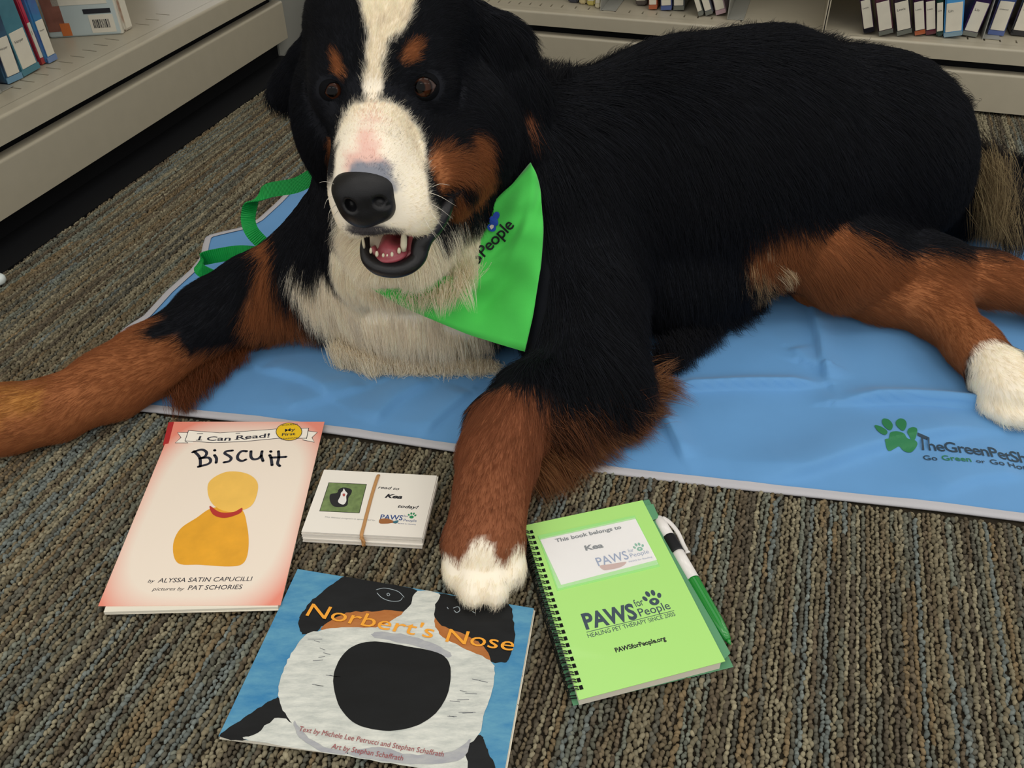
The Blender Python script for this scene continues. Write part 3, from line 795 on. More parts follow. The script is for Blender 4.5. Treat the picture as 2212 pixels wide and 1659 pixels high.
    top0 = pts[0] - d * .0015; bot = pts[-1] + d * .0008
    loop = [top0 * [1, 1, 0] + [0, 0, ZC - .0005], top0 * [1, 1, 0] + [0, 0, .012]] + pts + [bot * [1, 1, 0] + [.0006, -.0004, .0125], bot * [1, 1, 0] + [.0008, -.0006, ZC]]
    rr = empty('rubber_band', pts[2]); iv = Matrix.Translation(-Vector(pts[2]))
    tag(rr, 'tan rubber band round the stack of white cards', 'rubber band')
    sm = cr(loop, 5)
    tube('band', [iv @ Vector(p) for p in sm], [.0016] * len(sm), m_rub, rr, 8, flat=.35)
    knot = cr([bot * [1, 1, 0] + [-.001, -.001, .0155], bot * [1, 1, 0] + [.002, -.0016, .011], bot * [1, 1, 0] + [.0, -.0016, .006]], 5)
    tube('band_twist', [iv @ Vector(p) for p in knot], [.0011] * len(knot), m_rub, rr, 8)
card_stack()

# ---- the large picture book
def picture_book():
    q = [(643, 1229), (1153, 1314), (1089, 1671), (472, 1590)]
    zt = .0085
    P = [G(a, b, zt) for a, b in q]; c = sum(P) / 4
    r = empty('picture_book', (c[0], c[1], ZC)); inv = Matrix.Translation((-c[0], -c[1], -ZC))
    tag(r, 'blue picture book with a painted dog snout cover and orange title, frontmost on the carpet', 'book')
    def paint(nm, c1, c2, sc=18, st=(1, 3, 1), ro=.4):
        m = jacket(nm, c1, c2, sc); nt = m.node_tree; b = nt.nodes['Principled BSDF']; b.inputs['Roughness'].default_value = ro; b.inputs['Coat Weight'].default_value = 0; b.inputs['Specular IOR Level'].default_value = .22
        n = [x for x in nt.nodes if x.type == 'TEX_NOISE'][0]; n.inputs['Detail'].default_value = 8; n.inputs['Roughness'].default_value = .7
        tc = [x for x in nt.nodes if x.type == 'TEX_COORD'][0]; mp = nt.nodes.new('ShaderNodeMapping'); mp.inputs['Scale'].default_value = st
        mp.inputs['Rotation'].default_value = (0, 0, .6)
        nt.links.new(tc.outputs['Object'], mp.inputs[0]); nt.links.new(mp.outputs[0], n.inputs['Vector'])
        rp = [x for x in nt.nodes if x.type == 'VALTORGB'][0]; rp.color_ramp.elements[0].position = .3; rp.color_ramp.elements[1].position = .72
        return m
    blue = paint('painted_blue', '2f7aae', '6fa9bf'); white = paint('painted_white', 'b4b9b4', 'e6e7de', 55, (1, 4, 1)); blk = paint('painted_black', '131416', '1e2022', 30)
    brn = paint('painted_brown', 'a8632e', 'b97a45', 50); gry = paint('painted_grey', '9a9ca6', 'b9bab8', 60); nose = paint('painted_nose', '0f1011', '17191b', 20)
    org = mat('title_orange', 'f2a531', .35, .4); red = mat('print_maroon', '9c4a4e', .4, .4)
    quad_slab('back_cover', q, ZC, ZC + .0005, m_paper, r, inv, skew=(.0012, -.0022))
    quad_slab('page_block', q, ZC + .0006, zt - .0006, m_paper, r, inv, skew=(.0006, -.0010), grow=-.004)
    quad_slab('front_cover', q, zt - .0005, zt, blue, r, inv)
    K = 760 / 2212
    def zz(L): return [(440 + a * K, 1200 + b * K) for a, b in L]
    zi = zt + .0001
    fp = lambda nm, L, dz, m, sm=True, ro=1.5: flat_poly(nm, zz(L), zi + dz * .0001, m, r, sm, 5, inv, ro)
    fp('painted_fur', [(885, 135), (1090, 168), (1340, 215), (1330, 300), (1260, 370), (1000, 400), (780, 430), (700, 480), (640, 498), (605, 470), (600, 400), (640, 330), (700, 262), (800, 190)], 1, blk)
    fp('painted_fur', [(1480, 240), (1700, 275), (1912, 306), (1945, 400), (1955, 520), (1925, 640), (1885, 672), (1800, 665), (1700, 600), (1500, 500), (1450, 400), (1452, 300)], 1, blk)
    fp('painted_fur', [(740, 470), (800, 410), (900, 360), (1060, 350), (1250, 350), (1330, 420), (1100, 480), (880, 500)], 2, brn)
    fp('painted_fur', [(1445, 385), (1500, 440), (1650, 500), (1760, 570), (1808, 665), (1740, 660), (1600, 600), (1480, 520)], 2, brn)
    fp('painted_fur', [(480, 900), (440, 905), (340, 960), (230, 1040), (98, 1134), (240, 1160), (420, 1120), (520, 1060), (600, 1100), (600, 1000)], 1, blk)
    fp('painted_fur', [(1740, 1130), (1762, 1170), (1790, 1240), (1830, 1350), (1680, 1352), (1610, 1310), (1640, 1180)], 1, blk)
    fp('painted_fur', [(490, 1020), (400, 1060), (330, 1120), (250, 1152), (450, 1190), (900, 1262), (1250, 1320), (1620, 1372), (1640, 1240), (1500, 1150), (700, 1100)], 2, white)
    fp('painted_fur', [(1340, 225), (1480, 240), (1452, 330), (1455, 430), (1500, 510), (1650, 590), (1800, 660), (1830, 720), (1812, 850), (1760, 1010), (1730, 1120), (1600, 1220), (1300, 1262), (1000, 1240), (720, 1180), (580, 1080), (500, 970), (470, 850), (510, 700), (560, 600), (640, 500), (740, 470), (900, 450), (1080, 450), (1200, 400), (1290, 320)], 3, white)
    fp('painted_shadow', [(570, 1040), (640, 1130), (760, 1200), (900, 1235), (880, 1250), (740, 1230), (600, 1140)], 4, gry)
    fp('painted_shadow', [(1090, 480), (1280, 500), (1460, 560), (1560, 620), (1520, 640), (1400, 590), (1200, 540), (1060, 510)], 4, gry)
    fp('painted_shadow', [(900, 1240), (1100, 1200), (1300, 1250), (1560, 1230), (1680, 1150), (1600, 1290), (1300, 1310), (1000, 1270)], 4, gry)
    fp('painted_nose', [(1080, 540), (1280, 570), (1470, 610), (1540, 670), (1553, 760), (1530, 880), (1460, 990), (1360, 1060), (1240, 1095), (1120, 1100), (960, 1060), (860, 960), (818, 830), (822, 730), (870, 630), (950, 565)], 5, nose, True, .3)
    wl = mat('painted_highlight', 'a8b4bc', .4, .4)
    strokes('painted_eye', [zz([(1090, 235), (1120, 265), (1170, 285), (1230, 285), (1250, 265)]), zz([(1085, 215), (1140, 205), (1220, 225), (1260, 262)]), zz([(1150, 242), (1160, 236), (1170, 246), (1160, 254), (1150, 242)])], .0005, zi + .0002, wl, r, inv)
    strokes('painted_eye', [zz([(1530, 325), (1538, 335)]), zz([(1570, 330), (1600, 322), (1610, 345), (1590, 358), (1575, 345)]), zz([(1690, 352), (1708, 362)])], .0006, zi + .0002, wl, r, inv)
    wk = []
    for (x, y) in ((1680, 786), (1600, 860), (1550, 895), (1580, 1000), (1530, 1020), (640, 520), (700, 600), (690, 650), (740, 740), (660, 800)):
        for t in range(2):
            xx = x + random.uniform(-20, 60); yy = y + random.uniform(-20, 20); wk.append(zz([(xx, yy), (xx + random.uniform(30, 120), yy + random.uniform(-8, 14))]))
    strokes('painted_whisker', wk, .00035, zi + .0005, mat('painted_line', '5c6068', .5, .3), r, inv, smooth=False)
    text_on('title_lettering', 'Norbert\'s', zz([(640, 376)])[0], zz([(1436, 520)])[0], .0128, org, r, inv, z=zi + .0009, shear=.05, bold=.003)
    text_on('title_lettering', 'Nose', zz([(1518, 540)])[0], zz([(1946, 600)])[0], .0128, org, r, inv, z=zi + .0009, shear=.05, bold=.003)
    text_on('lettering', 'Text by Michele Lee Petrucci and Stephan Schaffrath', zz([(596, 1102)])[0], zz([(1506, 1265)])[0], .0040, red, r, inv, z=zi + .0009, shear=.08)
    text_on('lettering', 'Art by Stephan Schaffrath', zz([(800, 1212)])[0], zz([(1250, 1290)])[0], .0040, red, r, inv, z=zi + .0009, shear=.08)
picture_book()

# ---- the spiral notebook and the pen in its side loop
def notebook():
    zt = .0165
    q = [(1131, 1135), (1388, 1080), (1567, 1428), (1250, 1512)]
    P = [G(a, b, zt) for a, b in q]; c = sum(P) / 4
    r = empty('spiral_notebook', (c[0], c[1], ZC)); inv = Matrix.Translation((-c[0], -c[1], -ZC))
    tag(r, 'light green spiral notebook with black wire coil and a white name card pocket', 'notebook')
    ng = mat('translucent_green', 'b2ea82', .28, .5, coat=.15)
    bg = mat('back_green', '5f9a72', .35, .4, trans=.0)
    pk = mat('pocket_green', 'a4e98c', .2, .5)
    clear = mat('clear_pocket', 'ffffff', .12, .5, alpha=.14)
    wire = mat('black_wire', '111214', .35, .5); gy = mat('print_slate_grey', '3f4f5c', .4, .4); wc = mat('card_white', 'f5f3f2', .4, .4)
    u = (P[1] - P[0])[:2]; u /= np.linalg.norm(u); v = np.array([-u[1], u[0]])
    K = 520 / 1725
    def zz(L): return [(1100 + a * K, 1050 + b * K) for a, b in L]
    # back cover (wider, round corners) on the carpet
    quad_slab('back_cover', [(1128, 1140), (1402, 1078), (1585, 1440), (1238, 1524)], ZC, ZC + .0009, bg, r, inv, bev=.0003)
    quad_slab('page_block', [(1139, 1139), (1386, 1084), (1558, 1428), (1252, 1507)], ZC + .001, zt - .0012, m_paper, r, inv)
    quad_slab('side_flap', [(1372, 1086), (1396, 1081), (1578, 1410), (1560, 1428)], zt - .0034, zt - .0024, bg, r, inv, bev=.0003)
    quad_slab('pen_loop', [(1393, 1092), (1411, 1088), (1424, 1118), (1406, 1124)], zt - .0010, zt - .0002, bg, r, inv, bev=.0003)
    quad_slab('front_cover', q, zt - .0008, zt, ng, r, inv, bev=.0002)
    zi = zt + .0001
    quad_slab('pocket', zz([(205, 355), (900, 210), (1080, 575), (345, 750)]), zt, zt + .0003, pk, r, inv)
    quad_slab('name_card', zz([(222, 385), (905, 235), (1058, 528), (372, 708)]), zt + .00035, zt + .0006, wc, r, inv)
    z2 = zt + .0007
    text_on('lettering', 'This book belongs to', zz([(335, 404)])[0], zz([(806, 304)])[0], .0042, gy, r, inv, z=z2, bold=.03)
    text_on('lettering', 'Kea', zz([(548, 462)])[0], zz([(678, 438)])[0], .0055, gy, r, inv, z=z2, bold=.04)
    lb = mat('faded_blue', '7b93bb', .4, .4); lgn = mat('faded_green', '52b090', .4, .4)
    text_on('lettering', 'PAWS', zz([(640, 574)])[0], zz([(862, 520)])[0], .0095, lb, r, inv, z=z2, bold=.01)
    text_on('lettering', 'for', zz([(856, 476)])[0], zz([(894, 468)])[0], .0040, lb, r, inv, z=z2)
    text_on('lettering', 'People', zz([(872, 512)])[0], zz([(1005, 480)])[0], .0045, lb, r, inv, z=z2)
    text_on('lettering', 'PAWS for Reading', zz([(860, 548)])[0], zz([(1026, 512)])[0], .0018, lb, r, inv, z=z2)
    flat_poly('logo_shape', zz([(650, 570), (720, 560), (790, 548), (840, 545), (800, 580), (700, 602), (668, 596)]), z2 + .0001, mat('faded_brown', 'c9a49c', .4, .4), r, True, inv=inv)
    ang = math.atan2(v[1], v[0])
    paw_logo(z2, lgn, r, inv, zz([(930, 440)])[0], .0095, ang, heart=wc)
    quad_slab('pocket_window', zz([(225, 375), (900, 225), (1070, 560), (350, 735)]), zt + .0009, zt + .0010, clear, r, inv)
    # print
    text_on('lettering', 'PAWS', zz([(550, 1025)])[0], zz([(925, 945)])[0], .0150, gy, r, inv, z=zi, bold=.035)
    text_on('lettering', 'for', zz([(908, 868)])[0], zz([(970, 850)])[0], .0075, gy, r, inv, z=zi, bold=.005)
    text_on('lettering', 'People', zz([(940, 935)])[0], zz([(1160, 878)])[0], .0080, gy, r, inv, z=zi, bold=.004)
    paw_logo(zi, gy, r, inv, zz([(1030, 808)])[0], .0155, ang, heart=ng)
    strokes('print_rule', [zz([(555, 1047), (1180, 892)])], .0005, zi, gy, r, inv)
    text_on('lettering', 'HEALING PET THERAPY SINCE 2005', zz([(568, 1088)])[0], zz([(1194, 928)])[0], .0040, gy, r, inv, z=zi)
    text_on('lettering', 'PAWSforPeople.org', zz([(765, 1192)])[0], zz([(1126, 1104)])[0], .0042, m_ink, r, inv, z=zi, bold=.03)
    # wire coil: each turn a part
    A0 = P[0][:2] - v * .006; A1 = P[3][:2] + v * .006; n = 26
    for k in range(n):
        o = A0 + (A1 - A0) * (k + .5) / n
        for s in (-.0011, .0011):
            pts = []
            for t in range(15):
                th = -0.15 * PI + (1.22 * PI) * t / 14
                rr = .0078
                pts.append(inv @ Vector((*(o - v * s + u * (.0005 + rr * .62 * math.cos(th) - .001)), max(ZC + .0006, .0108 + rr * math.sin(th) * .98))))
            pts = [inv @ Vector((*(o - v * s + u * .0045), zt - .001))] + pts + [inv @ Vector((*(o - v * s - u * .0052), ZC + .003)), inv @ Vector((*(o - v * s + u * .003), ZC + .0012))]
            tube('coil_turn', pts, .00045, wire, r, 6)
        h = o + u * .0048
        vs = [inv @ Vector((*(h + u * a + v * b), zt + .00015)) for a, b in ((-.0014, -.0018), (.0014, -.0018), (.0014, .0018), (-.0014, .0018))]
        pydata('punch_hole', vs, [(0, 1, 2, 3)], m_dark, r)
    # pen: its own thing
    zp = .0118
    a = G(1413, 1106, zp); b = G(1578, 1392, zp); d = (b - a); L = np.linalg.norm(d); d /= L
    p = empty('pen', a); M = Matrix.Translation(-Vector(a))
    tag(p, 'white and green click pen with black grip beside the notebook', 'pen')
    at = lambda t: M @ Vector(a + d * (L * t))
    wh = mat('pen_white', 'e4e0dc', .25, .5, coat=.4); gn = mat('pen_green', '1e9a3a', .12, .5, coat=.6, trans=.25); bk = mat('pen_black', '141519', .55, .3)
    tube('push_button', [at(0), at(.004), at(.055), at(.06)], [.001, .0022, .0024, .0024], gn, p, 14)
    tube('upper_barrel', [at(.05), at(.065), at(.10), at(.22)], [.0032, .0046, .0053, .0056], wh, p, 20)
    tube('band', [at(.215), at(.23), at(.33), at(.345)], [.0057, .0060, .0060, .0057], bk, p, 20, )
    tube('middle_barrel', [at(.34), at(.36), at(.55)], [.0056, .0056, .0056], wh, p, 20)
    tube('lower_barrel', [at(.55), at(.56), at(.85), at(.93), at(.97)], [.0056, .0055, .0050, .0040, .0026], gn, p, 20)
    tube('pen_tip', [at(.97), at(.985), at(1.0)], [.0022, .0016, .0005], gn, p, 12)
    side = Vector((*(-np.array([-d[1], d[0]])), 0)); 
    if side.dot(Vector((*u, 0))) < 0: side = -side
    cp = [at(.075) + side * .003 + Vector((0, 0, .003)), at(.12) + side * .0065 + Vector((0, 0, .003)), at(.2) + side * .009 + Vector((0, 0, .002)), at(.3) + side * .0085, at(.36) + side * .0085]
    cp = [Vector(x) for x in cr([tuple(x) for x in cp], 5)]
    tube('clip', cp, [.0022] * (len(cp) - 3) + [.0018, .0024, .0022], wh, p, 8, flat=.5)
    # green spring coil seen through the lower barrel
    sp = []
    for t in range(80):
        th = t * .9; q0 = at(.62 + .3 * t / 80); sp.append(q0 + side * (.0049 * math.cos(th) * (1 - .2 * t / 80)) + Vector((0, 0, .0049 * math.sin(th) * (1 - .2 * t / 80))))
    tube('spring', sp, .00045, mat('spring_light', '9fe08a', .3, .5), p, 5)
notebook()

# small white glide at the left edge of the frame
g = G(-4, 606, .008)
r = empty('floor_glide', (g[0], g[1], ZC)); tag(r, 'small round white glide on the carpet at the left edge of the frame', 'furniture glide')
pr_ = [(0, 0), (.0075, 0), (.0095, .003), (.0095, .008), (.007, .011), (0, .012)]
vs, fs = [], []
for a_, z_ in pr_:
    for k in range(20): vs.append((a_ * math.cos(k * PI / 10), a_ * math.sin(k * PI / 10), z_))
for i in range(len(pr_) - 1):
    for k in range(20): fs.append((i * 20 + k, i * 20 + (k + 1) % 20, (i + 1) * 20 + (k + 1) % 20, (i + 1) * 20 + k))
pydata('cap', vs, fs, mat('white_plastic', 'e6f0ee', .3, .5), r, True)
#@@DOG

# ------------------------------------------------------------------ the dog: one continuous body grown from a smooth distance field
class Field:
    def __init__(s, lo, hi, h):
        s.lo = np.array(lo, float); s.h = h
        s.n = np.ceil((np.array(hi) - s.lo) / h).astype(int) + 1
        s.f = np.full(s.n, 1.0, np.float32)
    def _win(s, lo, hi):
        a = np.clip(np.floor((lo - s.lo) / s.h).astype(int), 0, s.n); b = np.clip(np.ceil((hi - s.lo) / s.h).astype(int) + 1, 0, s.n)
        if (b <= a).any(): return None
        ax = [s.lo[i] + s.h * np.arange(a[i], b[i]) for i in range(3)]
        return tuple(slice(a[i], b[i]) for i in range(3)), np.meshgrid(*ax, indexing='ij', sparse=True)
    def _put(s, sl, d, k, op):
        f = s.f[sl]
        if op == 'add':
            h = np.clip(.5 + .5 * (f - d) / k, 0, 1); r = f * (1 - h) + d * h - k * h * (1 - h)
        else:
            h = np.clip(.5 - .5 * (f + d) / k, 0, 1); r = f * (1 - h) - d * h + k * h * (1 - h)
        s.f[sl] = r
    def ell(s, c, r, k=.02, rot=None, op='add'):
        c = np.array(c, float); r = np.array(r, float) if hasattr(r, '__len__') else np.array([r] * 3)
        m = r.max() + k + 3 * s.h; w = s._win(c - m, c + m)
        if w is None: return
        sl, (X, Y, Z) = w; X, Y, Z = X - c[0], Y - c[1], Z - c[2]
        if rot is not None:
            R = np.array(rot)
            X, Y, Z = (R[0, 0] * X + R[1, 0] * Y + R[2, 0] * Z, R[0, 1] * X + R[1, 1] * Y + R[2, 1] * Z, R[0, 2] * X + R[1, 2] * Y + R[2, 2] * Z)
        k0 = np.sqrt((X / r[0]) ** 2 + (Y / r[1]) ** 2 + (Z / r[2]) ** 2) + 1e-9
        k1 = np.sqrt((X / r[0] ** 2) ** 2 + (Y / r[1] ** 2) ** 2 + (Z / r[2] ** 2) ** 2) + 1e-9
        s._put(sl, k0 * (k0 - 1) / k1, k, op)
    def cone(s, a, b, ra, rb, k=.02, sy=1.0, op='add'):
        a = np.array(a, float); b = np.array(b, float)
        m = max(ra, rb) + k + 3 * s.h; w = s._win(np.minimum(a, b) - m, np.maximum(a, b) + m)
        if w is None: return
        sl, (X, Y, Z) = w; ab = b - a; l2 = ab @ ab + 1e-12
        t = np.clip(((X - a[0]) * ab[0] + (Y - a[1]) * ab[1] + (Z - a[2]) * ab[2]) / l2, 0, 1)
        d = np.sqrt((X - a[0] - t * ab[0]) ** 2 + ((Y - a[1] - t * ab[1]) / sy) ** 2 + (Z - a[2] - t * ab[2]) ** 2) - (ra + (rb - ra) * t)
        s._put(sl, d * (1 if sy == 1 else .75), k, op)
    def chain(s, pts, k=.02, sy=1.0, op='add'):
        for (p, r), (q, r2) in zip(pts[:-1], pts[1:]): s.cone(p, q, r, r2, k, sy, op)
    def mesh(s, smooth=1):
        f = s.f; ins = f < 0; nx, ny, nz = s.n
        cnt = np.zeros((nx - 1, ny - 1, nz - 1), np.int8)
        for dx in (0, 1):
            for dy in (0, 1):
                for dz in (0, 1): cnt += ins[dx:nx - 1 + dx, dy:ny - 1 + dy, dz:nz - 1 + dz]
        C = np.argwhere((cnt > 0) & (cnt < 8)); idx = np.full((nx - 1, ny - 1, nz - 1), -1, np.int64); idx[tuple(C.T)] = np.arange(len(C))
        acc = np.zeros((len(C), 3)); num = np.zeros(len(C))
        cor = [(i, j, k) for i in (0, 1) for j in (0, 1) for k in (0, 1)]
        for a in cor:
            for ax in range(3):
                if a[ax]: continue
                b = list(a); b[ax] = 1
                fa = f[tuple((C + a).T)]; fb = f[tuple((C + b).T)]; m = (fa < 0) != (fb < 0)
                t = fa[m] / (fa[m] - fb[m]); p = np.array(a, float)[None].repeat(m.sum(), 0); p[:, ax] = t
                acc[m] += p; num[m] += 1
        V = s.lo + s.h * (C + acc / num[:, None])
        Fs = []
        for ax in range(3):
            u, v = [(1, 2), (2, 0), (0, 1)][ax]
            sh = [slice(1, -1)] * 3; sh[ax] = slice(0, -1)
            a = ins[tuple(sh)]; sh2 = list(sh); sh2[ax] = slice(1, None); b = ins[tuple(sh2)]
            E = np.argwhere(a != b); off = np.array([1, 1, 1]); off[ax] = 0; E = E + off
            fl = ins[tuple(E.T)]
            q = []
            for du, dv in ((-1, -1), (0, -1), (0, 0), (-1, 0)):
                o = E.copy(); o[:, u] += du; o[:, v] += dv; q.append(idx[tuple(o.T)])
            q = np.stack(q, 1); q[~fl] = q[~fl][:, ::-1]; Fs.append(q)
        Fq = np.concatenate(Fs); Fq = Fq[(Fq >= 0).all(1)]
        for _ in range(smooth):
            S = np.zeros_like(V); n = np.zeros(len(V))
            for a, b in ((0, 1), (1, 2), (2, 3), (3, 0)):
                np.add.at(S, Fq[:, a], V[Fq[:, b]]); np.add.at(n, Fq[:, a], 1)
                np.add.at(S, Fq[:, b], V[Fq[:, a]]); np.add.at(n, Fq[:, b], 1)
            V = V * .5 + .5 * S / np.maximum(n, 1)[:, None]
        return V, Fq
def _settle(V):
    V[:, 2] = np.maximum(V[:, 2], .0078); return V
def field_obj(name, fd, m, parent, inv, smooth=1):
    V, Fq = fd.mesh(smooth)
    if name == 'body': V = _settle(V)
    me = bpy.data.meshes.new(name); me.from_pydata((V + inv).tolist(), [], Fq.tolist()); me.update()
    return link_mesh(name, me, m, parent, True), V, Fq

def rotm(ax, ay, az):
    return np.array(Matrix.Rotation(math.radians(az), 3, 'Z') @ Matrix.Rotation(math.radians(ax), 3, 'X') @ Matrix.Rotation(math.radians(ay), 3, 'Y'))
HR = rotm(0, -6, 3)         # the head is tilted a little
a3 = lambda *p: np.array(p, float)
DOG0 = a3(.05, .92, 0)

FD = Field((-.78, .42, -.006), (.86, 1.24, .46), .0042)
# trunk
FD.chain([((-.09, .88, .105), .103), ((.05, .925, .130), .118), ((.20, .962, .138), .134), ((.30, .985, .140), .137), ((.42, 1.015, .120), .118), ((.52, 1.04, .085), .080)], .04)
FD.ell((-.125, .865, .085), (.115, .105, .085), .03)
FD.ell((-.095, .850, .048), (.105, .100, .052), .03)
FD.ell((-.215, .870, .045), (.060, .075, .045), .03)
FD.ell((.035, .870, .120), (.088, .100, .112), .03)
FD.ell((-.195, .89, .072), (.055, .080, .070), .03)
FD.ell((.17, .890, .065), (.13, .090, .065), .04)
# neck
FD.cone(A(870, 190, .90), (-.11, .885, .15), .088, .105, .04)
FD.cone(A(930, 260, .88), (.0, .89, .16), .07, .09, .04)
# haunch, upper hind leg
K_ = a3(.315, .905, .100)
FD.ell((.425, .985, .135), (.115, .095, .115), .04)
FD.cone((.42, .97, .14), K_, .095, .058, .04)
FD.chain([(K_, .052), (G(1830, 560, .075), .048), (G(2010, 582, .060), .034), (G(2120, 600, .050), .027), (G(2260, 632, .045), .027)], .025)
# lower hind leg with white paw
FD.chain([(G(1760, 596, .030), .034), (G(1900, 634, .034), .031), (G(2022, 668, .034), .029), (G(2100, 745, .033), .024), (G(2150, 800, .030), .028)], .018)
FD.ell(G(2180, 830, .030), (.034, .036, .026), .015)
for px, py in ((2140, 872), (2170, 888), (2205, 893), (2240, 880)): FD.ell(G(px, py, .017), (.0125, .018, .013), .006, rotm(0, 0, -8))
FD.ell(G(2300, 655, .030), (.036, .030, .026), .015)
# tail lying behind the rump
FD.chain([((.56, 1.06, .07), .045), (G(2170, 420, .04), .04), (G(2260, 470, .03), .035)], .03)
# far foreleg (photo left), lying out sideways
FD.cone((-.195, .88, .082), G(555, 645, .050), .060, .046, .03)
FD.chain([(G(555, 645, .050), .046), (G(470, 682, .045), .039), (G(320, 782, .038), .034), (G(240, 830, .037), .033), (G(120, 884, .034), .028), (G(20, 905, .032), .031), (G(-40, 915, .030), .034)], .02)
for px, py in ((-95, 930), (-105, 905), (-90, 960), (-85, 885)): FD.ell(G(px, py, .018), (.02, .014, .014), .006)
# near foreleg (photo middle)
FD.cone((.06, .86, .12), G(1265, 815, .050), .082, .050, .03)
FD.chain([(G(1265, 815, .050), .050), (G(1172, 862, .048), .038), (G(1102, 920, .045), .034), (G(1075, 985, .042), .0325), (G(1062, 1060, .039), .029), (G(1052, 1130, .036), .028), (G(1046, 1170, .034), .030)], .018)
FD.ell(G(1042, 1175, .031), (.034, .028, .025), .010)
TOES = ((984, 1214, .0115), (1020, 1250, .0140), (1066, 1250, .0140), (1104, 1212, .0125))
for px, py, rr in TOES: FD.ell(G(px, py, .019), (rr, .027, .0165), .0018, rotm(0, 0, 4))
# ---- head
FD.ell(A(838, 62, .838), (.076, .090, .070), .03, HR)
FD.ell(A(826, 150, .775), (.050, .050, .045), .03, HR)
FD.ell(A(888, 138, .775), (.030, .030, .026), .015, HR)
FD.ell(A(742, 152, .775), (.026, .028, .026), .015, HR)
FD.ell(A(985, 270, .81), (.050, .060, .062), .03, HR)
FD.ell(A(708, 270, .81), (.030, .055, .058), .03, HR)
FD.ell(A(917, 190, .757), (.0250, .024, .0220), .012, HR)
FD.ell(A(722, 198, .757), (.0200, .024, .0220), .012, HR)
FD.cone(A(815, 262, .757), A(806, 395, .664), .040, .0340, .02)
FD.cone(A(812, 225, .757), A(800, 330, .672), .021, .020, .015)
FD.ell(A(808, 350, .68), (.030, .040, .026), .015, HR)
FD.ell(A(886, 425, .676), (.0255, .042, .0345), .012, HR)
FD.ell(A(762, 432, .672), (.0175, .038, .0310), .012, HR)
FD.ell(A(820, 462, .655), (.030, .024, .014), .010, HR)
FD.ell(A(955, 350, .74), (.033, .050, .042), .02, HR)
FD.ell(A(1000, 330, .765), (.026, .040, .036), .012, HR)
# lower jaw and throat ruff
FD.cone(A(985, 400, .79), A(868, 548, .682), .036, .0225, .014)
FD.cone(A(770, 430, .79), A(826, 546, .685), .036, .0205, .014)
FD.ell(A(846, 560, .676), (.0270, .021, .0150), .010, HR)
FD.ell(A(880, 540, .775), (.060, .062, .048), .02, HR)
FD.ell(A(978, 508, .782), (.030, .045, .050), .02, HR)
FD.ell(A(772, 545, .785), (.027, .045, .052), .02, HR)
# mouth opening and eye openings
FD.ell(A(858, 520, .655), (.0205, .050, .0135), .005, HR, 'sub')
FD.cone(A(880, 515, .650), A(985, 400, .700), .0085, .004, .004, op='sub')
EYE_L, EYE_R = A(917, 187, .7435), A(720, 196, .7435)
FD.ell(A(918, 188, .729), (.0122, .012, .0086), .004, rotm(0, -14, 3), 'sub')
FD.ell(A(719, 197, .729), (.0095, .012, .0080), .004, rotm(0, 6, 3), 'sub')
# ears
FD.chain([(A(1005, 50, .87), .022), (A(1056, 105, .865), .028), (A(1086, 200, .855), .031), (A(1100, 310, .835), .025), (A(1110, 350, .83), .017)], .02, .55)
FD.chain([(A(710, 90, .87), .022), (A(678, 150, .875), .021), (A(628, 196, .875), .0150), (A(600, 212, .875), .010)], .02, .6)

# ---- colours of the coat
BLACK, WHITE, TAN, PINK = lin('14161c'), lin('fcf2de'), lin('9a603a'), lin('ecc2b4')
WHITE2, TAN2, CREAM, GREYBL = lin('f8eedb'), lin('8e573a'), lin('cfae82'), lin('8a8d98')
BLK2, TAN3 = lin('141418'), lin('b07a3e')
def sn(P, s, o=0.0):
    x, y, z = P[:, 0] * s + o, P[:, 1] * s * 1.13 + 2.1 * o, P[:, 2] * s * .91 - o
    return (np.sin(x + 1.7 * np.sin(y)) + np.sin(y * 1.31 + 1.3 * np.sin(z + 1)) + np.sin(z * 1.17 + 1.9 * np.sin(x * .7))) / 3
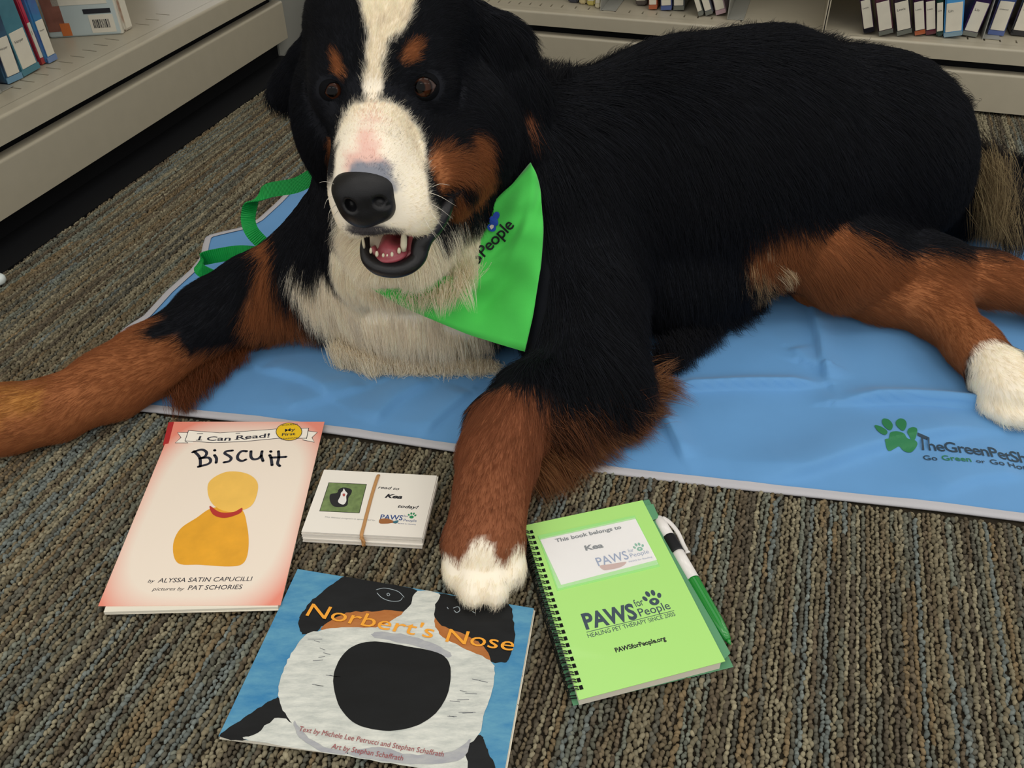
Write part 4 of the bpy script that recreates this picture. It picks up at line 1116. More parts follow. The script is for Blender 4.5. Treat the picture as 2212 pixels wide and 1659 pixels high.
# patch: colour, [(point, radius)...], softness, squeeze of depth axis (y)
H = A
PATCH = [
 # chest and shoulders
 (TAN, [(H(572, 550, .84), .016), (H(588, 640, .83), .031), (H(640, 705, .80), .026), (H(680, 735, .79), .014)], .006, .5),
 (WHITE2, [(H(650, 560, .84), .012), (H(690, 610, .82), .022), (H(740, 660, .80), .036), (H(800, 730, .78), .052), (H(870, 760, .77), .060), (H(960, 750, .76), .055), (H(1010, 770, .75), .034)], .005, .35),
 (WHITE2, [(H(760, 620, .80), .040), (H(860, 690, .78), .055), (H(960, 700, .77), .045)], .006, .45),
 (WHITE2, [(H(655, 735, .79), .010), (H(720, 765, .78), .016)], .006, .45),
 (TAN, [(H(1062, 790, .76), .020), (H(1085, 815, .75), .014)], .007, .5),
 (BLACK, [(H(640, 640, .82), .006), (H(690, 690, .80), .008), (H(715, 735, .79), .005)], .005, .4),
 # far foreleg
 (TAN, [(G(470, 800, .02), .018), (G(400, 790, .02), .030), (G(300, 800, .035), .055), (G(160, 870, .035), .06), (G(-60, 920, .03), .08)], .008, .8),
 (TAN, [(G(560, 735, .02), .012), (G(480, 760, .02), .022)], .008, .6),
 (BLACK, [(G(520, 590, .09), .030), (G(430, 655, .085), .022), (G(340, 712, .078), .012)], .007, 1),
 (TAN3, [(G(60, 870, .06), .012), (G(-60, 880, .05), .03)], .02, .8),
 # near foreleg
 (TAN2, [(G(1160, 900, .05), .030), (G(1095, 930, .06), .042), (G(1070, 1010, .05), .046), (G(1052, 1120, .04), .042)], .008, 1),
 (TAN2, [(G(1240, 920, .01), .022), (G(1370, 865, .01), .018)], .010, .6),
 (TAN2, [(G(1045, 1165, .045), .036)], .006, 1),
 (WHITE, [(G(1040, 1190, .050), .011), (G(1034, 1262, .025), .026)], .003, 1),
 (WHITE, [(G(1085, 1175, .042), .010), (G(1102, 1205, .028), .017)], .003, 1),
 (WHITE, [(G(972, 1196, .022), .009), (G(985, 1236, .02), .018), (G(1040, 1256, .015), .027), (G(1104, 1226, .015), .021)], .003, 1),
 (TAN2, [(G(1006, 1165, .05), .007), (G(1004, 1215, .035), .003)], .003, 1),
 (TAN2, [(G(1084, 1150, .05), .006), (G(1086, 1170, .035), .002)], .003, 1),
 # hind legs
 (TAN, [(H(1640, 418, .87), .012), (H(1655, 490, .86), .034), (H(1760, 545, .86), .050), (H(1880, 585, .86), .040), (H(2010, 600, .85), .036), (H(2250, 640, .84), .040)], .008, .5),
 (CREAM, [(H(1605, 450, .87), .008), (H(1600, 520, .86), .014), (H(1625, 590, .86), .012)], .008, .5),
 (BLACK, [(H(1790, 430, .90), .020), (H(1900, 490, .90), .024), (H(2060, 530, .90), .026), (H(2200, 555, .90), .018)], .007, .5),
 (TAN, [(G(1700, 625, .02), .03), (G(1900, 650, .03), .04), (G(2030, 680, .03), .04), (G(2105, 760, .03), .034)], .006, 1),
 (WHITE, [(G(2150, 790, .04), .026), (G(2175, 860, .02), .045)], .004, 1),
 (WHITE, [(G(2300, 655, .03), .034)], .005, 1),
 (CREAM, [(H(2150, 350, 1.03), .012), (H(2150, 470, 1.0), .012)], .01, .5),
 # ruff under the jaw
 (WHITE, [(H(840, 540, .70), .048), (H(880, 560, .72), .052)], .004, .5),
 (WHITE, [(H(775, 545, .74), .026), (H(860, 620, .73), .045), (H(950, 600, .73), .045), (H(1005, 515, .75), .028), (H(1025, 480, .76), .016)], .004, .35),
 (WHITE, [(H(745, 500, .74), .014), (H(765, 600, .74), .024)], .004, .35),
 (WHITE, [(H(950, 530, .72), .03), (H(985, 570, .74), .026)], .004, .35),
 # cheeks
 (TAN, [(H(985, 390, .75), .016), (H(998, 405, .76), .010)], .003, .12),
 (TAN, [(H(950, 330, .74), .024), (H(1000, 320, .75), .020), (H(1030, 355, .76), .014), (H(1024, 395, .76), .012)], .003, .35),
 (TAN, [(H(1045, 262, .79), .004), (H(1050, 330, .78), .009), (H(1025, 380, .76), .014), (H(1015, 405, .75), .009)], .003, .3),
 (TAN, [(H(724, 300, .76), .004), (H(722, 340, .75), .006)], .003, .35),
 (TAN2, [(H(1122, 205, .83), .004), (H(1128, 240, .83), .003)], .004, .35),
 # eyebrows
 (TAN, [(H(890, 104, .748), .0058), (H(883, 116, .745), .0064)], .002, .2),
 (TAN, [(H(735, 120, .755), .0050), (H(742, 144, .75), .0056)], .002, .2),
 # blaze and muzzle
 (WHITE, [(H(842, -30, .80), .030), (H(838, 10, .78), .021), (H(824, 60, .77), .0112), (H(818, 120, .76), .0100), (H(816, 180, .76), .0132), (H(818, 230, .75), .0215), (H(818, 280, .73), .033), (H(826, 340, .70), .036)], .002, .25),
 (WHITE, [(H(826, 340, .70), .036), (H(842, 400, .68), .036), (H(870, 440, .67), .028), (H(880, 460, .67), .026)], .002, .25),
 (WHITE, [(H(765, 350, .70), .018), (H(760, 430, .67), .020), (H(780, 470, .66), .018)], .002, .25),
 (PINK, [(H(800, 306, .665), .011), (H(795, 338, .655), .019)], .008, .25),
 (GREYBL, [(H(766, 350, .65), .004), (H(780, 374, .64), .010), (H(822, 376, .64), .010), (H(850, 395, .645), .005)], .004, .3),
 (GREYBL, [(H(835, 320, .67), .003)], .003, .3),
 (lin('4a474a'), [(H(760, 488, .64), .004), (H(800, 500, .63), .007), (H(860, 492, .64), .004)], .004, .3),
 # black lips
 (BLK2, [(H(990, 340, .74), .0045), (H(990, 375, .72), .0065), (H(978, 415, .70), .0060), (H(945, 480, .68), .004)], .002, .2),
 (BLK2, [(H(800, 555, .655), .002), (H(815, 572, .65), .005), (H(850, 578, .65), .005), (H(890, 568, .65), .005), (H(915, 530, .66), .004), (H(940, 495, .67), .004)], .0015, .6),
]
def coat(P, jit=0.0):
    P = np.asarray(P, float)
    n1 = sn(P, 60, .3) * .35 + sn(P, 170, 1.1) * .25 + sn(P, 420, 2.3) * .2
    C = np.tile(np.array(BLACK), (len(P), 1)); last = np.zeros(len(P), int)
    for pi_, (col, ch, soft, ysc) in enumerate(PATCH):
        best = np.full(len(P), 9.0)
        pts = ch if len(ch) > 1 else ch + ch
        for (a, ra), (b, rb) in zip(pts[:-1], pts[1:]):
            a = np.array(a) * [1, ysc, 1]; b = np.array(b) * [1, ysc, 1]; Q = P * [1, ysc, 1]
            ab = b - a; t = np.clip((Q - a) @ ab / (ab @ ab + 1e-12), 0, 1)
            d = np.linalg.norm(Q - a - t[:, None] * ab, axis=1) - (ra + (rb - ra) * t)
            best = np.minimum(best, d)
        w = np.clip(.5 - (best + n1 * soft * 1.1 + jit * soft) / (soft * 1.0), 0, 1); w = w * w * (3 - 2 * w)
        C = C * (1 - w[:, None]) + np.array(col) * w[:, None]; last[w > .5] = pi_ + 1
    return C, last
dog = empty('dog', DOG0)
tag(dog, 'large black, white and rust long-haired dog lying on the blue mat wearing a green bandana', 'dog')
m_skin = attr_mat('coat_skin', 'coat', .75, .15)
body, BV, BF = field_obj('body', FD, m_skin, dog, -DOG0, 1)
BC, BL_ = coat(BV)
ca = body.data.attributes.new('coat', 'FLOAT_COLOR', 'POINT'); ca.data.foreach_set('color', np.c_[BC, np.ones(len(BC))].astype(np.float32).ravel())
print('body verts', len(BV))
bvh_body = BVHTree.FromPolygons([tuple(v) for v in BV], [tuple(int(i) for i in q) for q in BF])
def on_body(px, py, lift=0.0, default=None):
    d = _ray(px, py); L = np.linalg.norm(d); h = bvh_body.ray_cast(Vector(EYE), Vector(d / L))
    if h[0] is None: return default
    return np.array(h[0]) + np.array(h[1]) * lift

# ---- nose
m_nose = mat('nose_leather', '0e0e11', .38, .35, bump=(1400, .35, .0005), noise=(200, .15))
NF = Field(A(787, 415, .63) - .05, A(787, 415, .63) + .05, .0011)
NF.ell(A(787, 405, .645), (.0265, .022, .0185), .006, HR)
NF.ell(A(770, 440, .640), (.0150, .018, .0150), .006, HR); NF.ell(A(820, 437, .642), (.0150, .018, .0155), .006, HR)
NF.ell(A(789, 455, .640), (.0150, .016, .0130), .006, HR)
NF.ell(A(798, 478, .646), (.0060, .010, .0090), .004, HR)
NF.ell(A(820, 443, .621), (.0062, .0100, .0048), .002, rotm(0, 22, 3), 'sub'); NF.ell(A(756, 447, .622), (.0045, .0100, .0056), .002, rotm(0, -30, 3), 'sub')
NF.ell(A(840, 449, .624), (.0040, .006, .0014), .002, rotm(0, -20, 3), 'sub')
field_obj('nose', NF, m_nose, dog, -DOG0, 2)

# ---- eyes
def iris_mat():
    m = mat('eye_brown', '2a160d', .04, .16, coat=0); nt = m.node_tree; L = nt.links
    tc = nt.nodes.new('ShaderNodeTexCoord'); mp = nt.nodes.new('ShaderNodeVectorMath'); mp.operation = 'DISTANCE'
    mp.inputs[1].default_value = (-.16, -1, .05)
    nm = nt.nodes.new('ShaderNodeVectorMath'); nm.operation = 'NORMALIZE'
    L.new(tc.outputs['Object'], nm.inputs[0]); L.new(nm.outputs[0], mp.inputs[0])
    rp = nt.nodes.new('ShaderNodeValToRGB'); e = rp.color_ramp.elements
    e[0].position = .36; e[0].color = (*lin('030203'), 1); e[1].position = .46; e[1].color = (*lin('3a1f12'), 1)
    x = e.new(.74); x.color = (*lin('2a150c'), 1); x = e.new(.80); x.color = (*lin('0a0605'), 1); x = e.new(.95); x.color = (*lin('4a3c38'), 1)
    L.new(mp.outputs['Value'], rp.inputs[0]); L.new(rp.outputs[0], nt.nodes['Principled BSDF'].inputs['Base Color'])
    return m
m_eye = iris_mat(); m_lid = mat('eyelid_black', '0a0b0e', .8, .08)
for c, yaw, sz in ((EYE_L, -6, 1), (EYE_R, 14, .92)):
    bm = bmesh.new(); bmesh.ops.create_uvsphere(bm, u_segments=40, v_segments=24, radius=.0128 * sz)
    o = bm_obj('eye', bm, m_eye, dog, True); o.location = c - DOG0; o.rotation_euler = (math.radians(-14), 0, math.radians(yaw))
    # lids: a thin shell over the eyeball with an almond opening that looks up at the reader
    w_ = np.array([.10 + .012 * yaw, -.93, .30]); w_ /= np.linalg.norm(w_); r_ = np.cross(w_, [-.10, 0, 1]); r_ /= np.linalg.norm(r_); u_ = np.cross(r_, w_)
    bm = bmesh.new(); bmesh.ops.create_uvsphere(bm, u_segments=120, v_segments=80, radius=.0139 * sz)
    hw, hh = (.84, .62) if yaw < 0 else (.70, .58)
    dead = []
    for fc in bm.faces:
        d = np.array(fc.calc_center_median()); d /= np.linalg.norm(d)
        x, z = d @ r_, d @ u_
        if d @ w_ > 0 and abs(z) < hh * (1 - (abs(x) / hw) ** 2.2): dead.append(fc)
        elif d @ w_ < -.1: dead.append(fc)
    bmesh.ops.delete(bm, geom=dead, context='FACES')
    lid = bm_obj('eyelid', bm, m_lid, dog, True); lid.location = c - DOG0
    md = lid.modifiers.new('thick', 'SOLIDIFY'); md.thickness = .0012; md.offset = -1

# ---- mouth: gums, tongue, teeth, lips
m_gum = mat('gum_pink', 'b05c62', .3, .5, noise=(120, .1)); m_tng = mat('tongue', 'a14a54', .35, .5, noise=(200, .12)); m_mouth = mat('mouth_lining', '5a1f26', .4, .4)
m_tooth = mat('tooth', 'e6dfc4', .22, .5); m_lip = mat('lip_black', '151417', .38, .45, bump=(500, .3, .0008))
MF = Field(A(858, 520, .68) - .07, A(858, 520, .68) + .07, .0013)
MF.ell(A(858, 512, .700), (.0265, .030, .0200), .004, HR)
MF.ell(A(900, 490, .700), (.0150, .022, .0140), .004, HR)
MF.ell(A(856, 512, .655), (.0185, .034, .0110), .003, HR, 'sub')
o, _, _ = field_obj('mouth_lining', MF, m_mouth, dog, -DOG0, 2)
TF = Field(A(850, 540, .67) - .05, A(850, 540, .67) + .05, .0011)
TF.cone(A(848, 543, .662), A(868, 500, .715), .0125, .016, .004); TF.ell(A(845, 548, .660), (.0150, .014, .0040), .003, HR)
TF.cone(A(850, 530, .640), A(868, 492, .700), .0035, .004, .006, op='sub')
field_obj('tongue', TF, m_tng, dog, -DOG0, 2)
LB_ = [(800, 536), (812, 553), (836, 560), (860, 559), (884, 549), (896, 532)]
gum = [A(x + 2, y - 1, .6565 + .010 * abs(i - 2.5) / 2.5) for i, (x, y) in enumerate(LB_)]
tube('lower_gum', [Vector(p - DOG0) for p in cr(gum, 5)], .0042, m_gum, dog, 12)
gum2 = [A(886, 545, .664), A(896, 520, .670), A(900, 498, .676), (A(903, 480, .682))]
tube('cheek_gum', [Vector(p - DOG0) for p in cr(gum2, 5)], [.004 + .0022 * math.sin(PI * i / 15) for i in range(16)], m_gum, dog, 12)
def tooth(px, py, y, h, w, tip=(0, 0), flat=.8):
    a = A(px, py, y); b = A(px + tip[0], py - h, y)
    d = b - a; ps = [a + d * t for t in (-.25, .1, .45, .75, .93, 1.0)]
    rs = [w * .8, w, w * .95, w * .75, w * .45, w * .12]
    tube('tooth', [Vector(p - DOG0) for p in ps], rs, m_tooth, dog, 10, flat=flat)
for x, y, h, w in ((801, 544, 9, .0016), (814, 551, 9, .0019), (828, 553, 6, .0016), (837, 554, 6, .0016), (847, 552, 8, .0020), (862, 544, 9, .0021)):
    tooth(x, y, .651, h, w)
tooth(872, 532, .654, 36, .0033, (1, 0), .9)
tooth(786, 530, .660, 24, .0016, (-4, 0))
lip = [A(791, 510, .672), A(789, 535, .664), A(796, 560, .656), A(818, 577, .650), A(850, 583, .648), A(880, 576, .650), A(902, 558, .655), A(908, 535, .660), A(916, 512, .664), A(934, 490, .674), A(952, 462, .684), A(967, 430, .700), A(979, 398, .716), A(989, 368, .733), A(995, 350, .748)]
rad_ctrl = [.003, .0048, .0062, .0072, .0072, .0072, .0072, .0082, .0088, .0090, .0086, .0070, .0048, .0032, .002]
lp = cr(lip, 6); lr = np.interp(np.linspace(0, 1, len(lp)), np.linspace(0, 1, len(rad_ctrl)), rad_ctrl)
tube('lower_lip', [Vector(p - DOG0) for p in lp], list(lr), m_lip, dog, 14)
claws = mat('claw_horn', '8f7f6c', .4, .4)
for px, py, rr in TOES:
    a = G(px, py + 12, .016); b = G(px + 1, py + 26, .007)
    tube('claw', [Vector(p - DOG0) for p in (a, a * .5 + b * .5 + [0, 0, .002], b)], [.0030, .0024, .0009], claws, dog, 8)

# ------------------------------------------------------------------ bandana draped on the dog
def build_bandana():
    m_ban = mat('bandana_green', '4ccb55', .72, .2, sheen=.25, noise=(30, .06), bump=(900, .2, .0005))
    # rows run from the neck edge to the hem, columns from under the jaw to the outer edge
    top = [(1012, 505), (1046, 460), (1082, 420), (1112, 392), (1147, 352)]
    mid = [(930, 600), (1000, 590), (1070, 560), (1125, 530), (1172, 510)]
    bot = [(800, 622), (885, 668), (985, 712), (1060, 738), (1134, 760)]
    topc, midc, botc = [np.array(cr(q, 10)) for q in (top, mid, bot)]
    nu = len(topc); nv = 34
    Pn = np.zeros((nu, nv, 2))
    for i in range(nu):
        for j in range(nv):
            t = j / (nv - 1); u = i / (nu - 1)
            p = topc[i] * (1 - t) ** 2 + botc[i] * t * t + 2 * t * (1 - t) * (2 * midc[i] - .5 * topc[i] - .5 * botc[i])
            if u > .999: pass
            Pn[i, j] = p
    D = np.full((nu, nv), np.nan)
    for i in range(nu):
        for j in range(nv):
            d = _ray(*Pn[i, j]); h = bvh_cloth.ray_cast(Vector(EYE), Vector(d / np.linalg.norm(d)))
            if h[0] is not None: D[i, j] = (np.array(h[0]) - EYE) @ FWD - .013 - .055 * (1 - i / (nu - 1)) * j / (nv - 1)
    ok = ~np.isnan(D); D[~ok] = np.nanmean(D)
    for it in range(60):
        S = D.copy(); S[1:-1, 1:-1] = (D[:-2, 1:-1] + D[2:, 1:-1] + D[1:-1, :-2] + D[1:-1, 2:]) / 4
        S[0, 1:-1] = (D[0, :-2] + D[0, 2:] + D[1, 1:-1]) / 3; S[-1, 1:-1] = (D[-1, :-2] + D[-1, 2:] + D[-2, 1:-1]) / 3
        S[1:-1, 0] = (D[:-2, 0] + D[2:, 0] + D[1:-1, 1]) / 3; S[1:-1, -1] = (D[:-2, -1] + D[2:, -1] + D[1:-1, -2]) / 3
        D = np.minimum(S, D) if it < 20 else S
    global ban_grid
    V = np.zeros((nu, nv, 3))
    for i in range(nu):
        for j in range(nv):
            x, y = Pn[i, j]; u = i / (nu - 1); v = j / (nv - 1)
            w = .0022 * math.sin(10 * u - 3 * v + 1) * math.sin(PI * v) + .0030 * math.sin(17 * v + 5 * u * u + 2) * (1 - v * .4) * (.3 + .7 * u) + .0012 * math.sin(31 * v - 14 * u)
            for cu, cv, du, dv, hh, ww in ((.35, .75, .8, -.6, .005, .06), (.8, .35, -.5, .8, .004, .05), (.55, .5, .9, -.3, .004, .05), (.75, .8, .6, -.5, .003, .05)):
                s_ = ((u - cu) * dv - (v - cv) * du); l_ = ((u - cu) * du + (v - cv) * dv)
                w += hh * math.exp(-(s_ / ww) ** 2 - (l_ / .3) ** 2)
            V[i, j] = EYE + _ray(x, y) * (D[i, j] - w)
    V[..., 2] = np.maximum(V[..., 2], .012)
    vs = V.reshape(-1, 3); idx = lambda i, j: i * nv + j
    fs = [(idx(i, j), idx(i + 1, j), idx(i + 1, j + 1), idx(i, j + 1)) for i in range(nu - 1) for j in range(nv - 1)]
    o = pydata('bandana', vs - DOG0, fs, m_ban, dog, True)
    md = o.modifiers.new('cloth', 'SOLIDIFY'); md.thickness = .0012; md.offset = -1
    tag(o, 'bright green bandana tied round the neck')
    bv = BVHTree.FromPolygons([tuple(v) for v in vs], [f for f in fs])
    ink = mat('bandana_ink', '151a1c', .6, .2); blu = mat('bandana_blue', '2a4fae', .6, .2)
    def drape(px, py, lift=.0035):
        d = _ray(px, py); L = np.linalg.norm(d); h = bv.ray_cast(Vector(EYE), Vector(d / L))
        if h[0] is None: h = bv.find_nearest(Vector(EYE + d * D.mean()))
        return np.array(h[0]) - d / L * lift - DOG0
    def draped_text(s, p0, p1, hpx, bold=.0):
        Vt, Fc = text_geo(s, 0, bold, .95); x0, x1 = Vt[:, 0].min(), Vt[:, 0].max()
        p0 = np.array(p0, float); p1 = np.array(p1, float); u = p1 - p0; L = np.linalg.norm(u); u /= L; n = np.array([u[1], -u[0]])
        pts = [drape(*(p0 + u * (q[0] - x0) / (x1 - x0) * L + n * q[1] / .73 * hpx)) for q in Vt]
        pydata('lettering', pts, Fc, ink, o)
        bpy.data.objects[-1] if False else None
    draped_text('People', (1046, 556), (1112, 488), 27, .014)
    draped_text('S', (1028, 574), (1044, 560), 30, .03)
    for (cx, cy, a, b, rot, mm) in ((1066, 478, 12, 9, .8, blu), (1062, 492, 10, 8, .5, blu), (1072, 466, 7, 9, .4, blu)):
        pts = []
        for t in np.linspace(0, 2 * PI, 16, endpoint=False):
            x, y = a * math.cos(t), b * math.sin(t); pts.append(drape(cx + x * math.cos(rot) - y * math.sin(rot), cy + x * math.sin(rot) + y * math.cos(rot)))
        pydata('paw_print', pts, [tuple(range(16))], mm, o)
    pts = [drape(1062 + x, 490 + y, .0042) for x, y in ((-5, -1), (0, -5), (5, -3), (4, 2), (-1, 6))]
    pydata('paw_print', pts, [(0, 1, 2, 3, 4)], m_label, o)
    return bv
# cloth lies over everything but the head: ray-cast a body whose near half stops short of the jaw
FC = Field((-.45, .62, -.006), (.45, 1.1, .36), .008)
FC.chain([((-.10, .88, .115), .108), ((.05, .925, .130), .118), ((.20, .962, .138), .134)], .04)
FC.ell((-.125, .865, .085), (.115, .105, .085), .03); FC.ell((-.095, .850, .048), (.105, .100, .052), .03)
FC.ell((.035, .870, .120), (.088, .100, .112), .03); FC.cone((.06, .86, .12), G(1265, 815, .050), .082, .050, .03)
FC.cone(A(870, 190, .90), (-.11, .885, .15), .088, .105, .04); FC.cone(A(930, 260, .88), (.0, .89, .16), .07, .09, .04)
FC.ell(A(880, 560, .80), (.050, .060, .050), .03)
_v, _f = FC.mesh(2)
bvh_cloth = BVHTree.FromPolygons([tuple(v) for v in _v], [tuple(int(i) for i in q) for q in _f])
bvh_ban = build_bandana()

# ------------------------------------------------------------------ leash
def build_leash():
    m_l = mat('leash_green', '12a84a', .45, .35); nt = m_l.node_tree
    tc = nt.nodes.new('ShaderNodeTexCoord'); wv = nt.nodes.new('ShaderNodeTexWave'); wv.inputs['Scale'].default_value = 1.0
    ua = nt.nodes.new('ShaderNodeAttribute'); ua.attribute_name = 'along'
    mt = nt.nodes.new('ShaderNodeMath'); mt.operation = 'MULTIPLY'; mt.inputs[1].default_value = 2600
    sn_ = nt.nodes.new('ShaderNodeMath'); sn_.operation = 'SINE'
    bp = nt.nodes.new('ShaderNodeBump'); bp.inputs['Strength'].default_value = .9; bp.inputs['Distance'].default_value = .0006
    nt.links.new(ua.outputs['Fac'], mt.inputs[0]); nt.links.new(mt.outputs[0], sn_.inputs[0]); nt.links.new(sn_.outputs[0], bp.inputs['Height'])
    nt.links.new(bp.outputs[0], nt.nodes['Principled BSDF'].inputs['Normal'])
    path = [A(760, 330, .87), A(690, 372, .90), A(640, 400, .92), A(580, 412, .945), A(546, 436, .955), A(536, 470, .95), A(544, 500, .935), A(570, 530, .925), A(575, 548, .925),
            A(520, 545, .935), A(470, 552, .935), A(438, 560, .93), A(430, 572, .92), A(436, 585, .91), A(470, 600, .90)]
    wdir = [(.1, 0, 1), (.1, 0, 1), (.1, .1, 1), (.1, .4, .9), (.9, .5, .3), (1, .3, .1), (.9, .4, .2), (.5, .5, .6), (0, .5, .8), (0, .5, .9), (0, .3, 1), (.3, .2, 1), (.8, 0, .6), (.6, 0, .8), (.2, 0, 1)]
    P = np.array(cr(path, 10)); Wd = np.array(cr(wdir, 10)); Wd /= np.linalg.norm(Wd, axis=1)[:, None]
    c = P[40].copy(); r = empty('leash', c); tag(r, 'green webbing leash looping beside the dog\'s far shoulder', 'leash')
    vs = []; al = []; s = 0
    for i, p in enumerate(P):
        if i: s += np.linalg.norm(P[i] - P[i - 1])
        t = P[min(i + 1, len(P) - 1)] - P[max(i - 1, 0)]; t /= np.linalg.norm(t)
        w = Wd[i] - t * (Wd[i] @ t); w /= np.linalg.norm(w); n = np.cross(t, w)
        hw = .0085
        for a, b in ((-1, -1), (1, -1), (1, 1), (-1, 1)): vs.append(p + w * hw * a + n * .0008 * b - c); al.append(s)
    fs = []
    for i in range(len(P) - 1):
        for k in range(4): fs.append((i * 4 + k, i * 4 + (k + 1) % 4, (i + 1) * 4 + (k + 1) % 4, (i + 1) * 4 + k))
    o = pydata('webbing', vs, fs, m_l, r)
    at = o.data.attributes.new('along', 'FLOAT', 'POINT'); at.data.foreach_set('value', np.array(al, np.float32))
build_leash()

# ------------------------------------------------------------------ fur
# groom guides: from point, towards point, hair length (m), reach (m), lift
GU = [
 # face: from the nose backwards and outwards
 (H(805, 350, .66), H(812, 230, .75), .0045, .05, .25), (H(860, 420, .65), H(930, 380, .72), .0045, .04, .25), (H(760, 430, .65), H(735, 380, .72), .0045, .04, .25),
 (H(812, 200, .75), H(812, 60, .79), .008, .05, .3), (H(815, 60, .78), H(820, -60, .86), .012, .06, .3),
 (H(900, 150, .75), H(960, 90, .82), .009, .04, .3), (H(735, 160, .76), H(690, 110, .84), .009, .04, .3), (H(917, 190, .74), H(985, 200, .80), .006, .03, .3), (H(720, 196, .75), H(680, 200, .8), .006, .03, .3),
 (H(950, 280, .75), H(1030, 300, .82), .010, .05, .3), (H(1010, 380, .76), H(1030, 460, .80), .016, .04, .3), (H(985, 340, .74), H(1030, 400, .80), .010, .03, .3), (H(700, 300, .78), H(680, 400, .84), .012, .05, .3),
 (H(900, 20, .80), H(980, -10, .90), .012, .05, .3), (H(740, 40, .80), H(690, 60, .90), .012, .05, .3),
 # ears
 (H(1060, 80, .86), H(1110, 260, .84), .024, .06, .35), (H(1095, 220, .84), H(1115, 400, .82), .026, .06, .3), (H(1105, 330, .83), H(1122, 420, .82), .022, .04, .2),
 (H(660, 120, .87), H(610, 190, .87), .016, .05, .25), (H(625, 190, .87), H(580, 225, .87), .015, .04, .25), (H(665, 250, .86), H(668, 380, .86), .018, .06, .15),
 # throat ruff
 (H(800, 520, .72), H(785, 640, .72), .030, .05, .25), (H(880, 620, .71), H(890, 720, .71), .024, .06, .3), (H(960, 560, .73), H(970, 690, .72), .028, .06, .3), (H(1015, 480, .76), H(1022, 600, .76), .028, .05, .25), (H(740, 480, .75), H(745, 620, .76), .028, .05, .2),
 (H(850, 585, .66), H(852, 620, .67), .009, .02, .4),
 # neck and chest
 (H(670, 350, .85), H(665, 520, .85), .026, .08, .18), (H(650, 560, .84), H(690, 700, .81), .042, .07, .3), (H(600, 600, .84), H(640, 740, .81), .030, .05, .25),
 (H(800, 680, .77), H(800, 780, .77), .026, .07, .2), (H(930, 690, .76), H(935, 790, .76), .024, .07, .2), (H(800, 770, .77), H(810, 840, .77), .040, .06, .3), (H(950, 790, .76), H(970, 850, .76), .040, .06, .3), (H(1060, 780, .76), H(1070, 850, .76), .034, .05, .3), (H(700, 740, .79), H(730, 800, .79), .034, .05, .3),
 (H(560, 500, .88), H(540, 620, .88), .020, .08, .25),
 # back, flanks
 (H(1180, 250, .86), H(1260, 420, .84), .048, .12, .25), (H(1180, 160, .90), H(1260, 100, .94), .044, .09, .6), (H(1200, 560, .80), H(1230, 720, .78), .050, .12, .25),
 (H(1450, 100, .98), H(1540, 60, 1.0), .040, .09, .7), (H(1400, 220, .92), H(1470, 300, .92), .045, .10, .4), (H(1450, 350, .86), H(1500, 520, .84), .048, .16, .25), (H(1380, 600, .81), H(1410, 760, .79), .052, .12, .3), (H(1530, 560, .85), H(1560, 680, .83), .048, .10, .3),
 (H(1700, 80, 1.0), H(1820, 70, 1.03), .034, .09, .6), (H(1750, 250, .90), H(1830, 400, .88), .034, .14, .25), (H(1950, 180, 1.0), H(2060, 250, 1.02), .036, .10, .5), (H(2050, 350, .97), H(2110, 480, .95), .036, .10, .3),
 # haunch and hind legs
 (H(1620, 470, .86), H(1630, 600, .85), .044, .04, .35), (H(1700, 480, .86), H(1800, 560, .86), .034, .06, .3), (H(1850, 530, .86), H(1980, 590, .86), .030, .07, .25), (H(2050, 590, .87), H(2220, 620, .87), .020, .08, .25), (H(1640, 580, .85), H(1740, 640, .85), .030, .04, .3),
 (G(1850, 630, .05), G(2000, 660, .05), .014, .06, .25), (G(2080, 710, .05), G(2150, 800, .04), .011, .05, .25), (G(2180, 840, .04), G(2195, 900, .01), .013, .05, .35),
 (H(2145, 340, 1.02), H(2140, 500, .98), .070, .06, .4), (G(2210, 440, .06), G(2180, 560, .03), .050, .06, .35),
 # far foreleg
 (G(500, 640, .09), G(380, 700, .08), .020, .08, .25), (G(480, 750, .01), G(470, 840, .003), .034, .035, .5), (G(380, 800, .01), G(350, 870, .003), .018, .03, .35), (G(300, 770, .07), G(150, 850, .06), .014, .09, .25), (G(80, 880, .06), G(-60, 920, .04), .014, .09, .25),
 # near foreleg with its feathering
 (G(1120, 880, .08), G(1060, 960, .07), .018, .06, .25), (G(1070, 1000, .07), G(1050, 1110, .06), .012, .06, .25), (G(1045, 1160, .06), G(1030, 1240, .04), .009, .04, .25), (G(1030, 1230, .03), G(1030, 1300, .005), .010, .03, .3),
 (G(1200, 860, .03), G(1260, 960, .004), .060, .05, .35), (G(1290, 850, .03), G(1400, 930, .004), .066, .05, .35), (G(1350, 800, .03), G(1450, 830, .004), .066, .05, .35), (G(1140, 940, .03), G(1180, 1040, .004), .040, .035, .35), (G(1240, 760, .10), G(1290, 860, .05), .040, .08, .25),
]
GP = np.array([g[0] for g in GU]); GD = np.array([(g[1] - g[0]) / np.linalg.norm(g[1] - g[0]) for g in GU])
GL = np.array([g[2] for g in GU]); GS = np.array([g[3] for g in GU]); GF = np.array([g[4] for g in GU])
